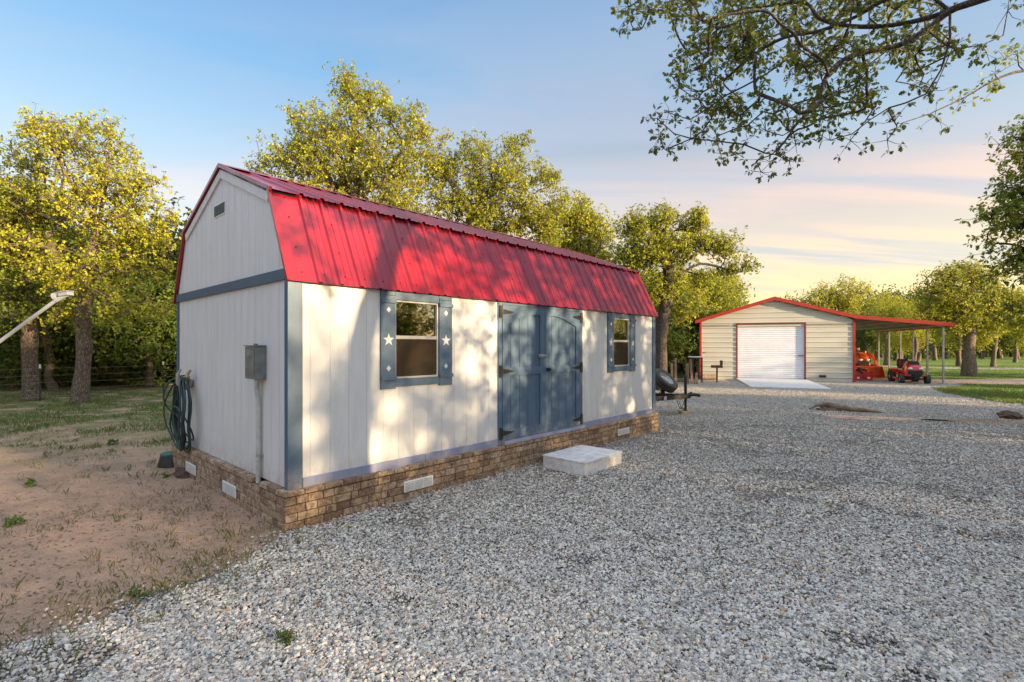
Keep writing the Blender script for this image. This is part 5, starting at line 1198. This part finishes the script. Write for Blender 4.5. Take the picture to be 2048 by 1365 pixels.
# ------------------------------------------------------------------ fences
def fence(pts, h, wires, label, rad=.018, cap=True):
    root = empty('wire_fence', (pts[0][0], pts[0][1], 0), 0, label, 'fence'); o0 = Vector((pts[0][0], pts[0][1], 0))
    for x_, y_ in pts:
        p = Vector((x_, y_, 0))-o0; mb = MB(); mb.cyl(p, p+Vector((0, 0, h)), rad, 6); po = mb.build('fence_post', M['fpost'], root)
        if cap: mb = MB(); mb.cyl(p+Vector((0, 0, h-.10)), p+Vector((0, 0, h+.03)), rad*1.5, 8); mb.build('post_cap', M['whitep'], po)
    for k in range(wires):
        mb = MB(); z_ = h*(.12+.80*k/(wires-1))
        path = []
        for a_, b_ in zip(pts, pts[1:]):
            for j in range(4): u = j/4; path.append((a_[0]+(b_[0]-a_[0])*u-o0.x, a_[1]+(b_[1]-a_[1])*u-o0.y, z_-.03*math.sin(math.pi*u)))
        path.append((pts[-1][0]-o0.x, pts[-1][1]-o0.y, z_)); mb.tube(path, .0035 if rad < .03 else .006, 4); mb.build('wire', M['galv'], root)
M['fpost'] = mat('green_steel_post', (.03,.05,.035), .6, .2)
L0, L1 = Vector((-15.21, 15.96)), Vector((-13.45, 19.1)); dv = L1-L0
fence([tuple(L0-dv*2), tuple(L0-dv), tuple(L0), tuple(L1), tuple(L1+dv), tuple(L1+dv*2), tuple(L1+dv*3)], 1.16, 5, 'wire fence on thin green posts with white tips in front of the left wood')
pts = [((px-1024)/F*Yf, Yf) for px, Yf in [(1740,76), (1780,74), (1816,72.5), (1850,71), (1897,69), (1930,67.5), (1963,66), (2003,64.5), (2030,63), (2075,61)]]
fence(pts, 1.35, 4, 'far wire fence with white tipped posts across the lawn beyond the road', .04)

# ------------------------------------------------------------------ satellite dish arm at left edge
a0, a1 = P(-30, 705, 2.75), P(112, 601, 2.75); dsh = empty('satellite_dish', (P(-90, 700, 2.75).x, 2.75, 0), 0, 'grey satellite dish arm with its receiver head poking in at the left edge', 'satellite dish'); b0 = Vector(dsh.location)
mb = MB(); mb.tube([a0-b0, a1-b0], .0095, 12); arm = mb.build('arm', M['dish'], dsh, smooth=True)
mb = MB(); p = P(112, 601, 2.75)-b0; q = P(134, 590, 2.75)-b0; mb.tube([p, q], [.013, .011], 10); mb.build('arm_joint', M['dish'], arm, smooth=True)
hd = P(128, 589, 2.75)-b0; M_h = Matrix.Translation(hd)@Matrix.Rotation(R(-9), 4, 'Y')@Matrix.Scale(.72, 4)
mb = MB(); mb.box(-.022, .052, -.03, .03, -.016, .012, M_h); mb.box(-.026, .055, -.034, .034, .013, .020, M_h); hh = mb.build('receiver', M['dish'], dsh, .004)
mb = MB(); mb.tube([M_h@Vector((-.022, 0, -.002)), M_h@Vector((-.055, 0, -.004))], .011, 10); mb.tube([M_h@Vector((-.055, 0, -.004)), M_h@Vector((-.078, 0, -.005))], [.016, .021], 12); mb.build('feed_horn', M['dish'], hh, smooth=True)
dc = P(-190, 640, 2.75)-b0; qd = (hd-dc).normalized().to_track_quat('Z', 'Y').to_matrix().to_4x4()
mb = MB(); pr = [(.001, -.07), (.12, -.06), (.24, -.03), (.32, .012), (.325, .014), (.32, .004), (.24, -.04), (.12, -.07), (.001, -.08)]; mb.lathe(pr, Matrix.Translation(dc)@qd, 28); mb.build('reflector', M['dish'], dsh, smooth=True)
mb = MB(); mb.tube([(dc.x-.09, 0, 0), (dc.x-.09, 0, dc.z-.02)], .025, 10); mb.tube([(dc.x-.09, 0, dc.z-.25), a0-b0], .012, 8); mb.build('mast', M['galv'], dsh, smooth=True)

# ------------------------------------------------------------------ riding mower
mo_ = Vector(((G(1803, 767).x+G(1857, 768).x)/2, 23.75, 0))
mw = empty('riding_mower', mo_, math.atan2(-2.2, -.95), 'red riding mower with black bonnet top parked under the carport', 'riding mower')  # local +x is forwards
def X_(x0, x1, y0, y1, z0, z1): return (x0, x1, y0, y1, z0, z1)
hood = MB(); secs = [(-.85, .27, .62, .84), (-.5, .32, .40, 1.04), (-.1, .32, .38, .99), (.12, .30, .38, .88), (.20, .24, .44, .74)]
vs = []; n = 12
for (x_, hw, zb_, zt_) in secs:
    for k in range(n):
        an = math.pi*k/(n-1); vs.append((x_, hw*math.copysign(abs(math.cos(an))**.5, math.cos(an)), zb_+(zt_-zb_)*abs(math.sin(an))**.6))
hood.add(vs, [(i*n+k, i*n+k+1, (i+1)*n+k+1, (i+1)*n+k) for i in range(len(secs)-1) for k in range(n-1)]+[tuple(range(n)), tuple((len(secs)-1)*n+k for k in range(n))])
ho_ = hood.build('bonnet', M['mowred'], mw, smooth=True)
mb = MB(); mb.add([(x_, y_, z_) for x_, hw, z_ in ((-.55,.22,1.055), (-.2,.22,1.03), (.06,.19,.945), (.10,.17,.905)) for y_ in (-hw, hw)], [(0,1,3,2), (2,3,5,4), (4,5,7,6)]); mb.build('bonnet_top', M['blackp'], ho_)
mb = MB(); mb.box(.195, .235, -.25, .25, .40, .64); mb.box(.14, .20, -.30, .30, .42, .62); gr_ = mb.build('grille', M['blackp'], mw, .02)
for sg in (-1, 1): mb = MB(); mb.ball((.185, sg*.21, .72), (.06, .10, .05)); mb.build('headlight', M['lens'], mw, smooth=True)
mb = MB(); mb.box(-1.95, -.75, -.30, .30, .44, .60); mb.box(-2.05, -1.35, -.52, -.26, .48, .66); mb.box(-2.05, -1.35, .26, .52, .48, .66); mb.box(-1.35, -.8, -.45, .45, .40, .44); mb.build('fender', M['mowred'], mw, .04)
mb = MB(); mb.box(-1.75, -1.30, -.24, .24, .66, .76); mb.box(-1.82, -1.68, -.24, .24, .74, 1.14); se = mb.build('seat', M['blackp'], mw, .05); mb = MB(); mb.box(-1.675, -1.668, -.17, -.08, .82, 1.04); mb.box(-1.675, -1.668, .08, .17, .82, 1.04); mb.build('seat_stripe', M['mowred'], se)
mb = MB(); mb.box(-.95, -.72, -.2, .2, .44, .95); mb.tube([(-.85, 0, .9), (-.98, 0, 1.04)], .03, 8); mb.build('dashboard', M['blackp'], mw, .02)
mb = MB(); c_ = Vector((-1.0, 0, 1.05)); mb.tube([c_+Vector((.06*math.cos(a)*1, .17*math.sin(a), .15*math.cos(a)*.8)) for a in [2*math.pi*i/18 for i in range(18)]], .014, 6, closed=True); mb.tube([c_-Vector((0,.16,0)), c_+Vector((0,.16,0))], .012, 6); mb.build('steering_wheel', M['blackp'], mw)
mb = MB(); mb.box(-1.25, -.38, -.56, .56, .14, .26); mb.build('mowing_deck', M['mowred'], mw, .04)
mb = MB(); mb.box(-1.9, .15, -.16, .16, .26, .42); mb.box(-.10, .05, -.45, .45, .18, .25); mb.build('chassis', M['black'], mw)
mb = MB(); mb.tube([(.16, -.30, .36), (.34, -.30, .36), (.34, .30, .36), (.16, .30, .36)], .022, 8); mb.box(.33, .37, -.1, .1, .20, .46); mb.tube([(.1, -.30, .22), (.34, -.26, .22), (.34, .26, .22), (.1, .30, .22)], .02, 8); mb.build('bumper', M['black'], mw)
mb = MB(); mb.box(.02, .26, -.44, -.2, .36, .42); mb.box(.02, .26, .2, .44, .36, .42); mb.build('front_guard', M['mowred'], mw, .02)
for sg in (-1, 1): add_wheel(mw, (-.02, sg*.50, .22), .22, .20, (0, sg, 0), .45, 'rim'); add_wheel(mw, (-1.62, sg*.48, .29), .29, .26, (0, sg, 0), .45, 'rim')

# ------------------------------------------------------------------ orange tractor with loader
tb_ = G(1742, 757.5); tl = empty('compact_tractor', (tb_.x+.35, tb_.y+1.0, 0), GT-math.pi/2, 'orange compact tractor with a front loader bucket under the carport beside the garage wall', 'tractor')
# local +x forwards (towards the camera)
mb = MB(); secs = [(-1.5, .33, .80, 1.42), (-1.0, .33, .80, 1.44), (-.5, .32, .78, 1.38), (-.22, .29, .78, 1.24), (-.12, .24, .80, 1.10)]; vs = []
for (x_, hw, zb_, zt_) in secs:
    for k in range(n): an = math.pi*k/(n-1); vs.append((x_, hw*math.copysign(abs(math.cos(an))**.45, math.cos(an)), zb_+(zt_-zb_)*abs(math.sin(an))**.6))
mb.add(vs, [(i*n+k, i*n+k+1, (i+1)*n+k+1, (i+1)*n+k) for i in range(len(secs)-1) for k in range(n-1)]+[tuple(range(n)), tuple((len(secs)-1)*n+k for k in range(n))]); mb.build('bonnet', M['orange'], tl, smooth=True)
mb = MB(); mb.box(-.20, -.08, -.27, .27, .62, .92); mb.build('grille', M['blackp'], tl, .02)
for sg in (-1, 1): mb = MB(); mb.ball((-.10, sg*.17, 1.0), (.05, .10, .06)); mb.build('headlight', M['lens'], tl, smooth=True)
mb = MB(); mb.box(-2.6, -.2, -.2, .2, .5, .80); mb.build('chassis', M['black'], tl)
mb = MB()
for sg in (-1, 1): mb.tube([(-2.75+1.0*i/8*1.2, sg*.68, .62+.58*math.sin(math.pi*i/8)) for i in range(9)], [.10]*9, 6)
mb.box(-2.6, -1.6, -.6, .6, .78, .86); mb.build('fender', M['orange'], tl)
mb = MB(); mb.box(-2.45, -2.0, -.24, .24, 1.0, 1.12); mb.box(-2.52, -2.40, -.24, .24, 1.1, 1.6); mb.build('seat', M['blackp'], tl, .05)
mb = MB(); c_ = Vector((-1.70, 0, 1.55)); mb.tube([c_+Vector((.08*math.cos(a), .19*math.sin(a), .12*math.cos(a))) for a in [2*math.pi*i/18 for i in range(18)]], .016, 6, closed=True); mb.tube([(-1.5, 0, 1.3), c_], .03, 8); mb.box(-1.62, -1.45, -.3, .3, 1.25, 1.55); mb.build('steering_wheel', M['blackp'], tl)
for sg in (-1, 1): add_wheel(tl, (-2.2, sg*.72, .60), .60, .34, (0, sg, 0), .5, 'orange'); add_wheel(tl, (-.55, sg*.60, .36), .36, .24, (0, sg, 0), .5, 'orange')
for sg in (-1, 1):
    mb = MB(); pts_ = [(-1.55, 1.15), (-1.1, 1.42), (-.55, 1.30), (-.12, .95), (.12, .45), (.02, .38), (-.25, .85), (-.62, 1.14), (-1.1, 1.25), (-1.5, 1.03)]
    mb.prism(pts_, sg*.58-.045, sg*.58+.045, 'y'); mb.build('loader_arm', M['orange'], tl, .008)
    mb = MB(); mb.tube([(-1.0, sg*.50, .85), (-.25, sg*.50, .72)], .035, 8); mb.tube([(-.6, sg*.64, 1.20), (.08, sg*.64, .62)], .022, 8); mb.build('hydraulic_ram', M['galv'], tl)
mb = MB(); prb = [(.15, .60), (.05, .55), (.02, .15), (.10, .05), (.62, .03), (.62, .05), (.14, .08), (.07, .17), (.09, .52), (.17, .57)]
# bucket: curved back, flat floor, lip and side plates
mb = MB(); prb = [(.02, .62), (.02, .12), (.10, .04), (.56, .02), (.56, .04), (.12, .07), (.05, .15), (.05, .62)]; mb.prism(prb, -.84, .84, 'y')
for sg in (-1, 1): mb.prism([(.05, .62), (.05, .07), (.54, .045), (.50, .14), (.16, .62)], sg*.83-.012, sg*.83+.012, 'y')
mb.box(-.02, .10, -.85, .85, .60, .66); mb.build('bucket', M['orange'], tl)
mb = MB(); mb.cyl((-2.6, -.5, .8), (-2.6, -.5, 1.7), .03); mb.cyl((-2.6, .5, .8), (-2.6, .5, 1.7), .03); mb.build('rollbar', M['orange'], tl); mb = MB(); mb.cyl((-1.5, .5, 1.38), (-1.5, .5, 1.5), .05, 10); mb.build('beacon', M['orange'], tl)
# fuel cans
def can(px, py, label, rz):
    g_ = G(px, py); c = empty('fuel_can', (g_.x, g_.y, 0), rz, label, 'fuel can', 'red fuel cans by the garage corner')
    mb = MB(); mb.box(-.19, .19, -.13, .13, 0, .30); mb.add([(-.19,-.13,.30), (.19,-.13,.30), (.19,.13,.30), (-.19,.13,.30), (-.08,-.07,.40), (.10,-.07,.40), (.10,.07,.40), (-.08,.07,.40)], [(0,1,5,4), (1,2,6,5), (2,3,7,6), (3,0,4,7), (4,5,6,7)]); b_ = mb.build('can_body', M['canred'], c, .02, fixn=True)
    mb = MB(); mb.box(-.05, .07, -.134, -.1305, .08, .18); mb.build('paper_label', M['whitep'], b_)
    mb = MB(); mb.tube([(-.05, 0, .40), (-.07, 0, .45), (.06, 0, .46), (.08, 0, .40)], .018, 6); mb.build('handle', M['canred'], c); mb = MB(); mb.cyl((.13, 0, .33), (.16, 0, .42), .03, 8); mb.build('cap', M['blackp'], c)
can(1714, 761, 'red fuel can half hidden behind the garage corner trim', R(-15)); can(1736, 761, 'red fuel can standing clear, right of the other can', R(-25))
g_ = G(1724, 759.5); mb = MB(); mb.ball((-.1, .1, .50), (.16, .12, .10)); mb.tube([(-.02, .08, .53), (.15, .02, .53), (.30, -.03, .44)], [.07, .06, .045], 10); mb.tube([(-.2, .1, .55), (-.1, .1, .64), (.02, .1, .57)], .018, 6); mb.box(-.3, .1, .04, .2, 0, .42)
o = mb.build('leaf_blower', M['blackp'], smooth=True); o.location = g_; tag(o, 'black and green leaf blower lying on top of the red fuel cans', 'leaf blower'); mb = MB(); mb.tube([(.26, -.02, .46), (.34, -.045, .415)], [.047, .045], 10); mb.build('green_nozzle', mat('lime_plastic', (.25,.45,.05), .5), o)
